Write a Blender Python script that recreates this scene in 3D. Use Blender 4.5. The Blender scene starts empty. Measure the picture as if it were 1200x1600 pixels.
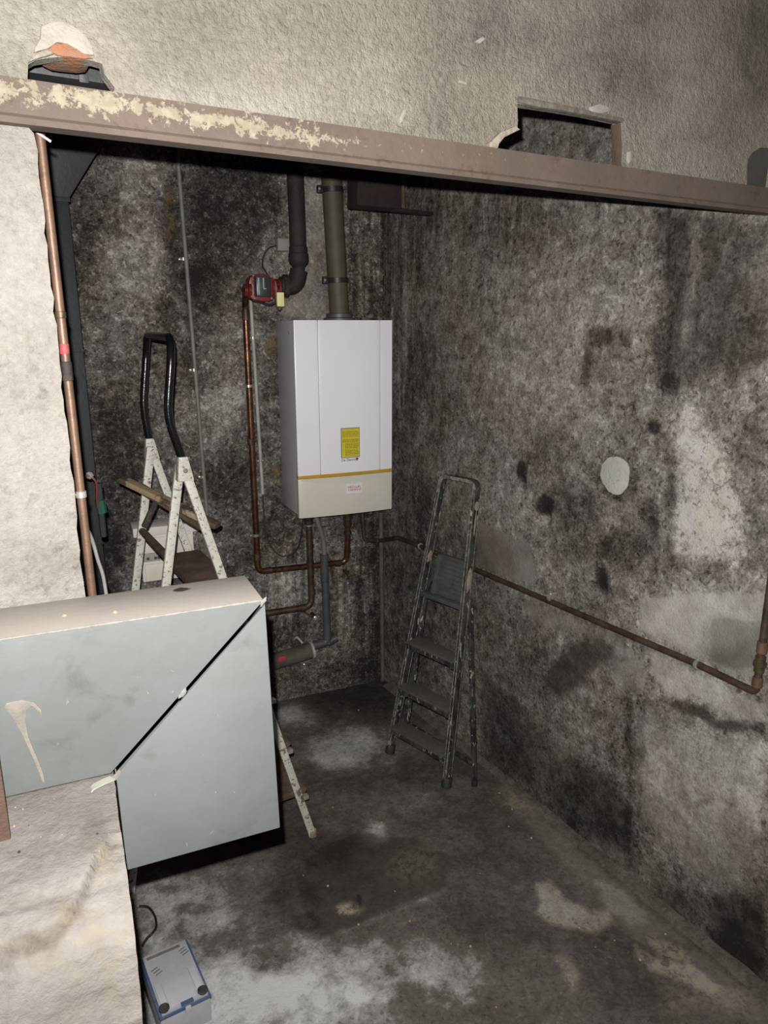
import bpy, bmesh, math, random
import numpy as np
from mathutils import Vector, Matrix
from mathutils.geometry import delaunay_2d_cdt

random.seed(4); RNG = np.random.default_rng(11)
S = bpy.context.scene
COL = S.collection

# ------------------------------------------------------------------ camera
FPX, PITCH, YAW, EYE = 1150.0, math.radians(14.4), math.radians(30.2), Vector((0, 0, 2.0))
cam = bpy.data.cameras.new('camera'); cam.sensor_fit = 'VERTICAL'; cam.sensor_height = 36.0
cam.lens = FPX / 1600 * 36.0; cam.clip_start = 0.02
camo = bpy.data.objects.new('camera', cam); COL.objects.link(camo)
camo.location = EYE; camo.rotation_euler = (math.pi / 2 - PITCH, 0, -YAW)
S.camera = camo

# ------------------------------------------------------------------ light: the phone's own LED lamp, a little above and left of the lens
C_R = Vector((math.cos(YAW), -math.sin(YAW), 0)); C_H = Vector((math.sin(YAW), math.cos(YAW), 0)); UP = Vector((0, 0, 1))
C_F = C_H * math.cos(PITCH) - UP * math.sin(PITCH); C_U = C_H * math.sin(PITCH) + UP * math.cos(PITCH)
w = bpy.data.worlds.new('world'); S.world = w; w.use_nodes = True
w.node_tree.nodes['Background'].inputs['Color'].default_value = (1, .95, .9, 1)
w.node_tree.nodes['Background'].inputs['Strength'].default_value = 0.004
fl = bpy.data.lights.new('flash', 'SPOT'); fl.energy = 330; fl.color = (1.0, 0.975, 0.94)
fl.spot_size = math.radians(136); fl.spot_blend = 1.0; fl.shadow_soft_size = 0.006
flo_ = bpy.data.objects.new('flash', fl); COL.objects.link(flo_)
flo_.location = EYE - C_R * 0.022 + C_U * 0.052 + C_F * 0.01; flo_.rotation_euler = camo.rotation_euler
S.view_settings.view_transform = 'Standard'; S.view_settings.look = 'None'
S.view_settings.exposure = 0.0; S.view_settings.gamma = 1.0; S.view_settings.use_curve_mapping = False

# ------------------------------------------------------------------ where things are: the planes of the place (metres)
XR = 1.955                    # right wall
YF = 1.31                     # face of the front wall with the lintel
CORNER = Vector((XR, 3.36, 0))
B = math.radians(6.5)         # the back wall (and what hangs on it) stands 6.5 degrees askew
BX = Vector((math.cos(B), -math.sin(B), 0)); BY = Vector((math.sin(B), math.cos(B), 0))
def ray(x, y): return C_R * (x - 600) + C_U * (800 - y) + C_F * FPX
def hit(x, y, p, n):
    d = ray(x, y); return EYE + d * ((Vector(p) - EYE).dot(n) / d.dot(n))
def on_back(x, y, o=0.0): return hit(x, y, CORNER - BY * o, BY)
def on_right(x, y, o=0.0): return hit(x, y, (XR - o, 0, 0), Vector((1, 0, 0)))
def on_front(x, y, o=0.0): return hit(x, y, (0, YF - o, 0), Vector((0, 1, 0)))
def on_z(x, y, z=0.0): return hit(x, y, (0, 0, z), UP)
def on_y(x, y, Y): return hit(x, y, (0, Y, 0), Vector((0, 1, 0)))
def bpt(s, o, z): return CORNER + BX * s - BY * o + UP * z       # along the back wall, out from it, up
def bs(p): return (p - CORNER).dot(BX)

# ------------------------------------------------------------------ materials
def newmat(name):
    m = bpy.data.materials.new(name); m.use_nodes = True
    return m, m.node_tree.nodes, m.node_tree.links, m.node_tree.nodes['Principled BSDF']
def c4(c): return (c[0], c[1], c[2], 1)
def nnoise(N, L, co, scale, detail=6, rough=.6, dist=0.0):
    n = N.new('ShaderNodeTexNoise'); n.inputs['Scale'].default_value = scale; n.inputs['Detail'].default_value = detail
    n.inputs['Roughness'].default_value = rough; n.inputs['Distortion'].default_value = dist
    L.new(co, n.inputs['Vector']); return n.outputs['Fac']
def nmath(N, L, op, a, b=None, c=None, clamp=False):
    n = N.new('ShaderNodeMath'); n.operation = op; n.use_clamp = clamp
    for i, v in enumerate((a, b, c)):
        if v is None: continue
        if isinstance(v, (int, float)): n.inputs[i].default_value = v
        else: L.new(v, n.inputs[i])
    return n.outputs[0]
def nramp(N, L, fac, stops, interp='LINEAR'):
    n = N.new('ShaderNodeValToRGB'); cr = n.color_ramp; cr.interpolation = interp
    while len(cr.elements) < len(stops): cr.elements.new(.5)
    for e, (p, c) in zip(cr.elements, stops): e.position = p; e.color = c4(c)
    L.new(fac, n.inputs['Fac']); return n.outputs['Color']
def nmix(N, L, fac, a, b, blend='MIX'):
    n = N.new('ShaderNodeMix'); n.data_type = 'RGBA'; n.blend_type = blend
    for i, v in ((0, fac), (6, a), (7, b)):
        if isinstance(v, (int, float)): n.inputs[i].default_value = v
        elif isinstance(v, tuple): n.inputs[i].default_value = c4(v)
        else: L.new(v, n.inputs[i])
    return n.outputs[2]
def nsmooth(N, L, v, lo, hi):
    n = N.new('ShaderNodeMapRange'); n.interpolation_type = 'SMOOTHSTEP'
    n.inputs['From Min'].default_value = lo; n.inputs['From Max'].default_value = hi
    L.new(v, n.inputs['Value']); return n.outputs['Result']
def nbump(N, L, h, strength, dist, bs_):
    n = N.new('ShaderNodeBump'); n.inputs['Strength'].default_value = strength; n.inputs['Distance'].default_value = dist
    L.new(h, n.inputs['Height']); L.new(n.outputs['Normal'], bs_.inputs['Normal']); return n

def pm(name, a, b=None, scale=12, rough=.5, metal=0.0, bump=0.0, bscale=60, spots=None, dust=None, spec=None):
    """a painted / worn / dirty surface: two tones by noise, optional flecks, optional dust on what faces up"""
    m, N, L, P = newmat(name); tc = N.new('ShaderNodeTexCoord').outputs['Object']
    b = b or tuple(x * .8 for x in a)
    f = nsmooth(N, L, nnoise(N, L, tc, scale, 7, .65, .3), .36, .64)
    col = nmix(N, L, f, a, b)
    for (sc, sscale, lo, hi) in (spots or []):
        g = nsmooth(N, L, nnoise(N, L, tc, sscale, 5, .6, .4), lo, hi); col = nmix(N, L, g, col, sc)
    if dust:
        g = N.new('ShaderNodeNewGeometry'); s = N.new('ShaderNodeSeparateXYZ'); L.new(g.outputs['Normal'], s.inputs[0])
        k = nmath(N, L, 'MULTIPLY', nsmooth(N, L, s.outputs['Z'], .75, .92), nsmooth(N, L, nnoise(N, L, tc, 9, 6, .65), .1, .36))
        col = nmix(N, L, k, col, dust)
    L.new(col, P.inputs['Base Color']); P.inputs['Roughness'].default_value = rough; P.inputs['Metallic'].default_value = metal
    if spec is not None: P.inputs['Specular IOR Level'].default_value = spec
    if bump: nbump(N, L, nnoise(N, L, tc, bscale, 5, .6), bump, .01, P)
    return m

def wallmat(name, stops, a=(1.1, .9, .5), sc=(3.2, 26, 120), streak=(24, 24, 1.6), sk=2.2, warm=(.25, .17, .06), warmk=1.0,
            bump=.6, bd=.012, bsc=(70, 260), rough=.93, tint=None, dark=.0, light=.0, nrough=.74):
    """stained plaster / concrete: attribute 'grime' R = how sooty, G = runs, B = tinted stain; noise breaks it up"""
    m, N, L, P = newmat(name); tc = N.new('ShaderNodeTexCoord').outputs['Object']
    at = N.new('ShaderNodeAttribute'); at.attribute_name = 'grime'
    s = N.new('ShaderNodeSeparateColor'); L.new(at.outputs['Color'], s.inputs[0])
    v = s.outputs['Red']
    ns = []
    for k, scl, det, dist in ((a[0], sc[0], 9, .9), (a[1], sc[1], 8, .5), (a[2], sc[2], 4, .2)):
        n = nnoise(N, L, tc, scl, det, nrough, dist); ns.append(n)
        v = nmath(N, L, 'ADD', v, nmath(N, L, 'MULTIPLY', nmath(N, L, 'MULTIPLY', nmath(N, L, 'SUBTRACT', n, .5), k), at.outputs['Alpha']))
    if dark: v = nmath(N, L, 'ADD', v, nmath(N, L, 'MULTIPLY', nsmooth(N, L, nnoise(N, L, tc, 58, 5, .62, .6), .56, .62), nmath(N, L, 'MULTIPLY', at.outputs['Alpha'], dark)))
    if light: v = nmath(N, L, 'SUBTRACT', v, nmath(N, L, 'MULTIPLY', nsmooth(N, L, nnoise(N, L, tc, 46, 6, .68, .6), .55, .61), nmath(N, L, 'MULTIPLY', at.outputs['Alpha'], light)))
    mp = N.new('ShaderNodeMapping'); mp.inputs['Scale'].default_value = streak; L.new(tc, mp.inputs['Vector'])
    st = nnoise(N, L, mp.outputs['Vector'], 1.0, 6, .65, .4)
    v = nmath(N, L, 'ADD', v, nmath(N, L, 'MULTIPLY', nmath(N, L, 'MULTIPLY', nmath(N, L, 'SUBTRACT', st, .5), sk), s.outputs['Green']))
    col = nramp(N, L, v, stops)
    wk = nmath(N, L, 'MULTIPLY', s.outputs['Blue'], nsmooth(N, L, nnoise(N, L, tc, 38, 7, .74, .5), .40, .56))
    col = nmix(N, L, nmath(N, L, 'MULTIPLY', wk, warmk), col, warm)
    if tint:
        col = nmix(N, L, nsmooth(N, L, nnoise(N, L, tc, 5, 5, .6), .42, .62), col, tint, 'MULTIPLY')
    L.new(col, P.inputs['Base Color']); P.inputs['Roughness'].default_value = rough
    P.inputs['Specular IOR Level'].default_value = .25
    h = nmath(N, L, 'ADD', nnoise(N, L, tc, bsc[0], 6, .65, .3), nmath(N, L, 'MULTIPLY', nnoise(N, L, tc, bsc[1], 3, .6), .35))
    h = nmath(N, L, 'SUBTRACT', h, nmath(N, L, 'MULTIPLY', nsmooth(N, L, v, .5, 1.0), .15))
    nbump(N, L, h, bump, bd, P)
    return m

M = {}
SOOT = [(0, (.46, .447, .425)), (.26, (.24, .226, .211)), (.46, (.135, .122, .112)), (.66, (.062, .056, .052)), (.9, (.018, .016, .015))]
M['wall_right'] = wallmat('stained_plaster', SOOT, a=(.5, 1.2, .8), sc=(5, 20, 85), sk=1.3, tint=(1.0, .95, .87), bump=.6, bd=.008, bsc=(120, 300), dark=.22, light=.12)
M['wall_back'] = wallmat('sooty_plaster', SOOT, a=(.75, 1.3, .9), sc=(5, 22, 85), sk=1.5, bump=.6, bd=.008, dark=.2, light=.26, warm=(.15, .10, .035), tint=(1.0, .95, .88))
M['floor'] = wallmat('wet_concrete', [(0, (.56, .56, .555)), (.25, (.33, .322, .313)), (.48, (.138, .124, .113)), (.72, (.070, .060, .052)), (1.0, (.025, .022, .02))],
                     a=(.5, .62, .35), sc=(6, 22, 90), dark=.1, light=.06, streak=(4, 4, 4), warm=(.33, .295, .21), bump=.35, bd=.006, bsc=(40, 200), rough=.8)
M['wall_front'] = wallmat('stucco', [(0, (.30, .274, .236)), (.3, (.215, .191, .158)), (.55, (.122, .110, .094)), (.8, (.05, .045, .04)), (1, (.02, .018, .016))],
                          a=(.4, .35, .55), sc=(4, 20, 85), warm=(.42, .13, .045), bump=1.0, bd=.009, bsc=(85, 210), tint=(.92, .94, .95))
M['pillar'] = wallmat('whitewash', [(0, (.235, .218, .20)), (.35, (.175, .160, .144)), (.6, (.125, .111, .098)), (.85, (.07, .058, .048)), (1, (.04, .03, .025))],
                      a=(.3, .6, .7), sc=(6, 30, 110), dark=.14, warm=(.07, .025, .015), bump=.8, bd=.008, bsc=(60, 220))
M['sill'] = wallmat('old_mortar', [(0, (.215, .200, .189)), (.35, (.160, .145, .134)), (.6, (.118, .103, .091)), (.85, (.07, .056, .044)), (1, (.03, .025, .02))],
                    a=(.5, .5, .4), sc=(7, 30, 120), warm=(.18, .155, .118), bump=.6, bd=.005, bsc=(55, 190))
M['nick'] = pm('plaster_nick', (.28, .26, .23), (.22, .2, .175), 40, .95)
M['lip'] = pm('grey_mortar', (.135, .122, .10), (.08, .072, .062), 45, .95, 0, .5)
M['cover'] = pm('dark_grey_cover', (.055, .052, .048), (.045, .043, .04), 9, .8)
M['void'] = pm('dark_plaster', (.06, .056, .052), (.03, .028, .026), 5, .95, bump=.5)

def spattered():
    m, N, L, P = newmat('paint_spattered_aluminium'); tc = N.new('ShaderNodeTexCoord').outputs['Object']
    mp = N.new('ShaderNodeMapping'); mp.inputs['Scale'].default_value = (1, 1, .35); L.new(tc, mp.inputs['Vector']); st = mp.outputs['Vector']
    col = nmix(N, L, nsmooth(N, L, nnoise(N, L, st, 26, 6, .65, .4), .4, .6), (.075, .073, .068), (.028, .027, .025))
    col = nmix(N, L, nsmooth(N, L, nnoise(N, L, st, 62, 5, .6, .7), .60, .64), col, (.52, .49, .43))
    col = nmix(N, L, nsmooth(N, L, nnoise(N, L, st, 17, 5, .7, .7), .63, .66), col, (.40, .37, .31))
    L.new(col, P.inputs['Base Color']); P.inputs['Roughness'].default_value = .45; P.inputs['Metallic'].default_value = .3
    return m
def beam_paint():
    m, N, L, P = newmat('flaking_paint_on_rust'); tc = N.new('ShaderNodeTexCoord').outputs['Object']
    s = N.new('ShaderNodeSeparateXYZ'); L.new(tc, s.inputs[0]); x, z = s.outputs['X'], s.outputs['Z']
    rust = nmix(N, L, nsmooth(N, L, nnoise(N, L, tc, 9, 7, .65, .3), .38, .62), (.098, .071, .056), (.08, .06, .047))
    rust = nmix(N, L, nsmooth(N, L, nnoise(N, L, tc, 30, 6, .65, .3), .56, .7), rust, (.07, .04, .028))
    # flakes sit on the upper part of the face, thick at the left end, thinning out along the beam
    lvl = nmath(N, L, 'ADD', nmath(N, L, 'MULTIPLY', nmath(N, L, 'SINE', nmath(N, L, 'MULTIPLY', x, 7.0)), .006), .041)
    off = nmath(N, L, 'MULTIPLY', nmath(N, L, 'ABSOLUTE', nmath(N, L, 'SUBTRACT', z, lvl)), 14.0)
    thin = nmath(N, L, 'MULTIPLY', nmath(N, L, 'MAXIMUM', nmath(N, L, 'ADD', x, .55), 0.0), .55)
    n = nmath(N, L, 'ADD', nmath(N, L, 'MULTIPLY', nnoise(N, L, tc, 70, 7, .74, .4), 1.7), nmath(N, L, 'MULTIPLY', nnoise(N, L, tc, 9, 3, .5), .55))
    k = nsmooth(N, L, nmath(N, L, 'SUBTRACT', nmath(N, L, 'SUBTRACT', n, off), thin), .92, 1.0)
    col = nmix(N, L, k, rust, nmix(N, L, nsmooth(N, L, nnoise(N, L, tc, 60, 4, .6), .4, .6), (.235, .20, .148), (.19, .158, .112)))
    L.new(col, P.inputs['Base Color']); P.inputs['Roughness'].default_value = .8
    nbump(N, L, nmath(N, L, 'ADD', k, nnoise(N, L, tc, 90, 5, .6)), .35, .003, P)
    return m
M['beam'] = beam_paint()
M['rust'] = pm('rusty_steel', (.020, .009, .007), (.010, .006, .005), 18, .85, 0, .5, 120)
M['rustpost'] = pm('rust_brown_steel', (.078, .046, .032), (.06, .036, .026), 20, .7, 0, .3, 100)
M['duct'] = pm('duct_grey_paint', (.108, .116, .114), (.097, .104, .101), 5, .5, 0, .06, 40,
               spots=[((.16, .165, .15), 70, .70, .76), ((.07, .071, .065), 9, .56, .80)], dust=(.27, .24, .217), spec=.4)
M['cream'] = pm('cream_drip', (.165, .148, .122), (.125, .115, .10), 30, .8, bump=.3)
M['sealant'] = pm('white_sealant', (.19, .185, .17), (.14, .135, .12), 60, .8, bump=.4)
M['boiler'] = pm('white_enamel', (.80, .80, .83), (.77, .77, .80), 2, .32)
M['boiler_low'] = pm('cream_plastic', (.60, .575, .50), (.57, .545, .475), 2, .4)
M['boiler_side'] = pm('shaded_white_enamel', (.52, .51, .54), (.48, .47, .50), 3, .35)  # white enamel, with the side's grazing-light shade put into its colour
M['yellow_trim'] = pm('amber_trim', (.50, .29, .03), (.44, .25, .03), 8, .4)
M['label_yellow'] = pm('yellow_label', (.62, .52, .02), (.56, .46, .02), 10, .5)
M['label_grey'] = pm('grey_label_rim', (.22, .23, .25), (.2, .21, .22), 10, .5)
M['ink'] = pm('dark_ink', (.03, .04, .09), (.03, .03, .05), 30, .6)
M['ink_olive'] = pm('olive_ink', (.26, .22, .02), (.22, .18, .02), 50, .6)
M['ink_red'] = pm('red_ink', (.5, .05, .06), (.4, .04, .05), 30, .6)
M['sticker'] = pm('white_sticker', (.72, .68, .68), (.68, .64, .64), 30, .5)
M['flue'] = pm('olive_flue_plastic', (.078, .068, .041), (.062, .053, .033), 10, .65, spots=[((.03, .025, .016), 5, .58, .75)])
M['black_clip'] = pm('dark_clamp', (.02, .02, .02), (.035, .033, .03), 30, .45, .3)
M['iron'] = pm('dark_iron', (.022, .017, .015), (.014, .011, .010), 14, .75, 0, .3, 80, spots=[((.07, .035, .02), 20, .6, .7)])
M['brass'] = pm('tarnished_brass', (.12, .085, .04), (.05, .04, .025), 22, .5, .5, .2)
M['copper'] = pm('tarnished_copper', (.22, .10, .055), (.10, .048, .03), 16, .33, .8, .1, 60, spots=[((.05, .03, .02), 12, .56, .7)])
M['copper_bare'] = pm('bare_copper', (.145, .082, .052), (.095, .056, .038), 11, .5, .3, .1, 60, spots=[((.07, .045, .03), 14, .6, .72)])  # bare copper in its own brown
M['copper_dark'] = pm('brown_copper', (.085, .053, .039), (.036, .024, .019), 14, .5, .35, .2, 60)
M['pump_red'] = pm('pump_red', (.19, .018, .014), (.11, .011, .009), 14, .4, 0, .15)
M['pump_dark'] = pm('pump_teal_black', (.03, .045, .05), (.02, .028, .03), 10, .35)
M['pump_light'] = pm('pump_grey', (.30, .31, .30), (.24, .25, .24), 10, .5)
M['yellow_box'] = pm('pale_yellow_plastic', (.78, .74, .36), (.70, .66, .32), 10, .5)
M['grey_box'] = pm('grey_plastic', (.24, .24, .225), (.21, .21, .2), 10, .6)
M['cable'] = pm('black_cable', (.012, .012, .012), (.02, .02, .02), 30, .5)
M['conduit'] = pm('grey_conduit', (.20, .195, .18), (.15, .145, .13), 12, .55)
M['conduit_white'] = pm('white_conduit', (.40, .39, .36), (.30, .29, .27), 12, .55)
M['clip'] = pm('bright_clip', (.62, .60, .55), (.4, .38, .34), 30, .3, .7)
M['hose'] = pm('grey_hose', (.17, .165, .155), (.13, .127, .12), 20, .5)
M['pvc'] = pm('dark_grey_pvc', (.075, .078, .082), (.055, .056, .058), 16, .5)
M['pvc_brown'] = pm('muddy_pvc', (.105, .09, .075), (.06, .052, .045), 14, .75, 0, .3)
M['pvc_white'] = pm('white_pvc', (.42, .40, .35), (.3, .28, .25), 20, .6)
M['red_print'] = pm('red_print', (.55, .04, .05), (.18, .05, .045), 60, .7)
M['alu'] = spattered()
M['alu_edge'] = pm('highlight_aluminium_edge', (.34, .33, .30), (.12, .115, .105), 40, .45, .3)  # edge highlight put into the colour of thin pale strips
M['alu_tread'] = pm('muddy_tread', (.085, .075, .065), (.065, .057, .05), 14, .85, 0, .3, 120)
M['alu_panel'] = pm('dull_grey_panel', (.105, .11, .108), (.08, .084, .083), 20, .5, .3, .2)
M['splat'] = pm('dried_plaster', (.30, .25, .195), (.22, .18, .14), 40, .9, bump=.5)
M['rubber'] = pm('black_rubber', (.012, .012, .012), (.02, .02, .02), 30, .7)
M['ladder_white'] = pm('chipped_white_paint', (.50, .49, .43), (.42, .41, .36), 20, .5, 0, .15, 90,
                       spots=[((.15, .115, .085), 95, .56, .64), ((.14, .10, .075), 24, .60, .68)])
M['ladder_black'] = pm('black_enamel', (.005, .005, .005), (.008, .008, .008), 16, .2, 0, .1, 60, spots=[((.22, .18, .13), 60, .68, .73)])
M['wood'] = pm('dirty_wood', (.115, .075, .05), (.06, .038, .027), 14, .8, 0, .4, 60)
M['wood_plank'] = pm('worn_plank', (.075, .048, .034), (.05, .032, .024), 14, .8, 0, .4, 60, spots=[((.27, .20, .115), 8, .50, .56)])
M['wood_pale'] = pm('worn_wood', (.36, .27, .15), (.17, .11, .07), 17, .8, 0, .4, 60)
M['ebox'] = pm('off_white_box', (.74, .70, .67), (.66, .62, .59), 8, .6)
M['ebox_door'] = pm('cream_box_door', (.76, .73, .63), (.68, .65, .56), 8, .55)
M['ebox_dark'] = pm('box_slots', (.04, .04, .04), (.06, .06, .06), 20, .5)
M['dark_duct'] = pm('dark_flue_steel', (.019, .0195, .021), (.014, .0145, .0155), 6, .55, 0, .1)
M['green'] = pm('green_tape', (.012, .075, .05), (.01, .055, .036), 20, .5)
M['red_valve'] = pm('red_lever', (.13, .014, .014), (.09, .01, .01), 30, .45)
M['case'] = pm('grey_case', (.43, .43, .46), (.37, .37, .395), 9, .55, 0, .05)
M['case_light'] = pm('light_case', (.50, .50, .53), (.46, .46, .49), 9, .55)
M['case_dark'] = pm('case_recess', (.16, .16, .165), (.11, .11, .115), 20, .7)
M['case_blue'] = pm('blue_rim', (.045, .10, .22), (.10, .125, .18), 22, .5)
M['disc'] = pm('pale_plaster', (.40, .405, .385), (.34, .34, .32), 14, .95, 0, .4, 90, spots=[((.06, .055, .05), 90, .66, .7)])
M['brick'] = pm('orange_brick', (.27, .115, .055), (.22, .115, .07), 40, .95, 0, .6, 90)
M['plaster_white'] = pm('fresh_plaster', (.31, .278, .24), (.26, .232, .2), 20, .95, 0, .5, 90)
M['crumb'] = pm('plaster_crumb', (.36, .345, .32), (.22, .205, .18), 30, .95, 0, .4)
M['tape'] = pm('pale_tape', (.28, .285, .24), (.24, .24, .2), 20, .6)

# ------------------------------------------------------------------ objects
def thing(name, label, cat, loc, group=None):
    o = bpy.data.objects.new(name, None); COL.objects.link(o); o.location = loc; o.empty_display_size = .05
    tag(o, label, cat, group); return o
def tag(o, label, cat, group=None):
    o['label'] = label; o['category'] = cat
    if group: o['group'] = group
    return o
def base_of(o):
    v = Vector((0, 0, 0))
    while o is not None: v = v + o.location; o = o.parent
    return v

class MB:
    def __init__(s): s.v = []; s.f = []
    def add(s, vs, fs):
        k = len(s.v); s.v += [Vector(p) for p in vs]; s.f += [tuple(i + k for i in f) for f in fs]; return s
    def box(s, c, ax, ay, az):
        """centre, three half-extent vectors"""
        c, ax, ay, az = map(Vector, (c, ax, ay, az))
        if ax.cross(ay).dot(az) < 0: ax = -ax
        vs = [c + ax * i + ay * j + az * k for k in (-1, 1) for j in (-1, 1) for i in (-1, 1)]
        return s.add(vs, [(0, 2, 3, 1), (4, 5, 7, 6), (0, 1, 5, 4), (2, 6, 7, 3), (0, 4, 6, 2), (1, 3, 7, 5)])
    def prism(s, pts, d):
        """closed outline (3D points, one plane) pushed along d"""
        pts = [Vector(p) for p in pts]; d = Vector(d); n = Vector((0, 0, 0))
        for i in range(len(pts)): n += (pts[i] - pts[0]).cross(pts[(i + 1) % len(pts)] - pts[0])
        if n.dot(d) > 0: pts = pts[::-1]
        m = len(pts); vs = pts + [p + d for p in pts]
        fs = [tuple(range(m)), tuple(range(2 * m - 1, m - 1, -1))] + [(i, i + m, (i + 1) % m + m, (i + 1) % m) for i in range(m)]
        return s.add(vs, fs)
    def tube(s, path, r, seg=12, caps=True):
        path = [Vector(p) for p in path]; n = len(path)
        rs = r if isinstance(r, (list, tuple)) else [r] * n
        t = [(path[min(i + 1, n - 1)] - path[max(i - 1, 0)]).normalized() for i in range(n)]
        u = t[0].orthogonal().normalized(); vs = []; fs = []
        for i in range(n):
            if i: u = (t[i - 1].rotation_difference(t[i]) @ u)
            u = (u - t[i] * u.dot(t[i])).normalized(); q = t[i].cross(u)
            for k in range(seg):
                a = 2 * math.pi * k / seg; vs.append(path[i] + (u * math.cos(a) + q * math.sin(a)) * rs[i])
        for i in range(n - 1):
            for k in range(seg):
                k2 = (k + 1) % seg; fs.append((i * seg + k, i * seg + k2, (i + 1) * seg + k2, (i + 1) * seg + k))
        if caps: fs += [tuple(range(seg - 1, -1, -1)), tuple((n - 1) * seg + k for k in range(seg))]
        return s.add(vs, fs)
    def lathe(s, base, axis, prof, seg=20):
        base = Vector(base); axis = Vector(axis).normalized()
        u = axis.orthogonal().normalized(); q = axis.cross(u); vs = []; fs = []; n = len(prof)
        for r, h in prof:
            for k in range(seg):
                a = 2 * math.pi * k / seg; vs.append(base + axis * h + (u * math.cos(a) + q * math.sin(a)) * max(r, 1e-4))
        for i in range(n - 1):
            for k in range(seg):
                k2 = (k + 1) % seg; fs.append((i * seg + k, i * seg + k2, (i + 1) * seg + k2, (i + 1) * seg + k))
        fs += [tuple(range(seg - 1, -1, -1)), tuple((n - 1) * seg + k for k in range(seg))]
        return s.add(vs, fs)
    def bar(s, path, wid, thick, side):
        """flat bar of rectangular section along a path; side = direction of its width"""
        path = [Vector(p) for p in path]; n = len(path); side = Vector(side).normalized(); vs = []; fs = []
        for i in range(n):
            t = (path[min(i + 1, n - 1)] - path[max(i - 1, 0)]).normalized()
            a = (side - t * side.dot(t)).normalized() * wid / 2; b = t.cross(a).normalized() * thick / 2
            vs += [path[i] - a - b, path[i] + a - b, path[i] + a + b, path[i] - a + b]
        for i in range(n - 1):
            for k in range(4):
                k2 = (k + 1) % 4; fs.append((i * 4 + k, i * 4 + k2, i * 4 + 4 + k2, i * 4 + 4 + k))
        fs += [(3, 2, 1, 0), tuple((n - 1) * 4 + k for k in range(4))]
        return s.add(vs, fs)
    def build(s, name, mat, parent=None, loc=None, bevel=0.0, smooth=35, bseg=2):
        base = base_of(parent) if parent is not None else Vector(loc) if loc is not None else Vector((0, 0, 0))
        me = bpy.data.meshes.new(name); me.from_pydata([tuple(p - base) for p in s.v], [], s.f)
        bm = bmesh.new(); bm.from_mesh(me); bmesh.ops.recalc_face_normals(bm, faces=bm.faces)
        if bevel:
            es = [e for e in bm.edges if len(e.link_faces) == 2 and e.calc_face_angle(0) > .5]
            bmesh.ops.bevel(bm, geom=es, offset=bevel, segments=bseg, profile=.6, affect='EDGES', clamp_overlap=True)
        bm.to_mesh(me); bm.free()
        if smooth:
            me.shade_smooth(); me.set_sharp_from_angle(angle=math.radians(smooth))
        me.materials.append(mat if not isinstance(mat, str) else M[mat])
        o = bpy.data.objects.new(name, me); COL.objects.link(o)
        if parent is not None: o.parent = parent
        elif loc is not None: o.location = base
        return o
def fillet(pts, r, n=6):
    pts = [Vector(p) for p in pts]; out = [pts[0]]
    for i in range(1, len(pts) - 1):
        a, b, c = pts[i - 1], pts[i], pts[i + 1]; d1 = (a - b); d2 = (c - b)
        k = min(r, d1.length * .48, d2.length * .48); p = b + d1.normalized() * k; q = b + d2.normalized() * k
        for j in range(n + 1):
            t = j / n; out.append(p * (1 - t) ** 2 + b * 2 * t * (1 - t) + q * t * t)
    out.append(pts[-1]); return out
def spline(pts, n=8):
    pts = [Vector(p) for p in pts]; P = [pts[0] * 2 - pts[1]] + pts + [pts[-1] * 2 - pts[-2]]; out = []
    for i in range(1, len(P) - 2):
        for j in range(n):
            t = j / n; a, b, c, d = P[i - 1], P[i], P[i + 1], P[i + 2]
            out.append(.5 * ((2 * b) + (c - a) * t + (2 * a - 5 * b + 4 * c - d) * t * t + (3 * b - a - 3 * c + d) * t ** 3))
    out.append(pts[-1]); return out
def lettering(name, text, mat, parent, origin, right, up, size, depth=.0006):
    cu = bpy.data.curves.new(name, 'FONT'); cu.body = text; cu.size = size; cu.align_x = 'CENTER'; cu.align_y = 'CENTER'; cu.extrude = depth
    o = bpy.data.objects.new(name + '_curve', cu); COL.objects.link(o)
    me = bpy.data.meshes.new_from_object(o.evaluated_get(bpy.context.evaluated_depsgraph_get()))
    bpy.data.objects.remove(o); bpy.data.curves.remove(cu)
    right = Vector(right).normalized(); up = Vector(up).normalized(); nz = right.cross(up)
    mt = Matrix((right, up, nz)).transposed().to_4x4(); mt.translation = Vector(origin) - base_of(parent)
    me.transform(mt); me.materials.clear(); me.materials.append(M[mat])
    r = bpy.data.objects.new(name, me); COL.objects.link(r); r.parent = parent; return r

# ------------------------------------------------------------------ 2D value noise for relief
_LAT = RNG.random((256, 256))
def vnoise(x, y):
    xi = np.floor(x).astype(int); yi = np.floor(y).astype(int); fx = x - xi; fy = y - yi
    fx = fx * fx * (3 - 2 * fx); fy = fy * fy * (3 - 2 * fy)
    g = lambda i, j: _LAT[(xi + i) % 256, (yi + j) % 256]
    return (g(0, 0) * (1 - fx) + g(1, 0) * fx) * (1 - fy) + (g(0, 1) * (1 - fx) + g(1, 1) * fx) * fy
def fbm(x, y, sc, oct=5, gain=.55):
    s = 0; a = 1; t = 0
    for k in range(oct):
        s = s + a * vnoise(x * sc + 17.3 * k, y * sc + 5.7 * k); t += a; a *= gain; sc *= 2.03
    return s / t - .5

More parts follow.
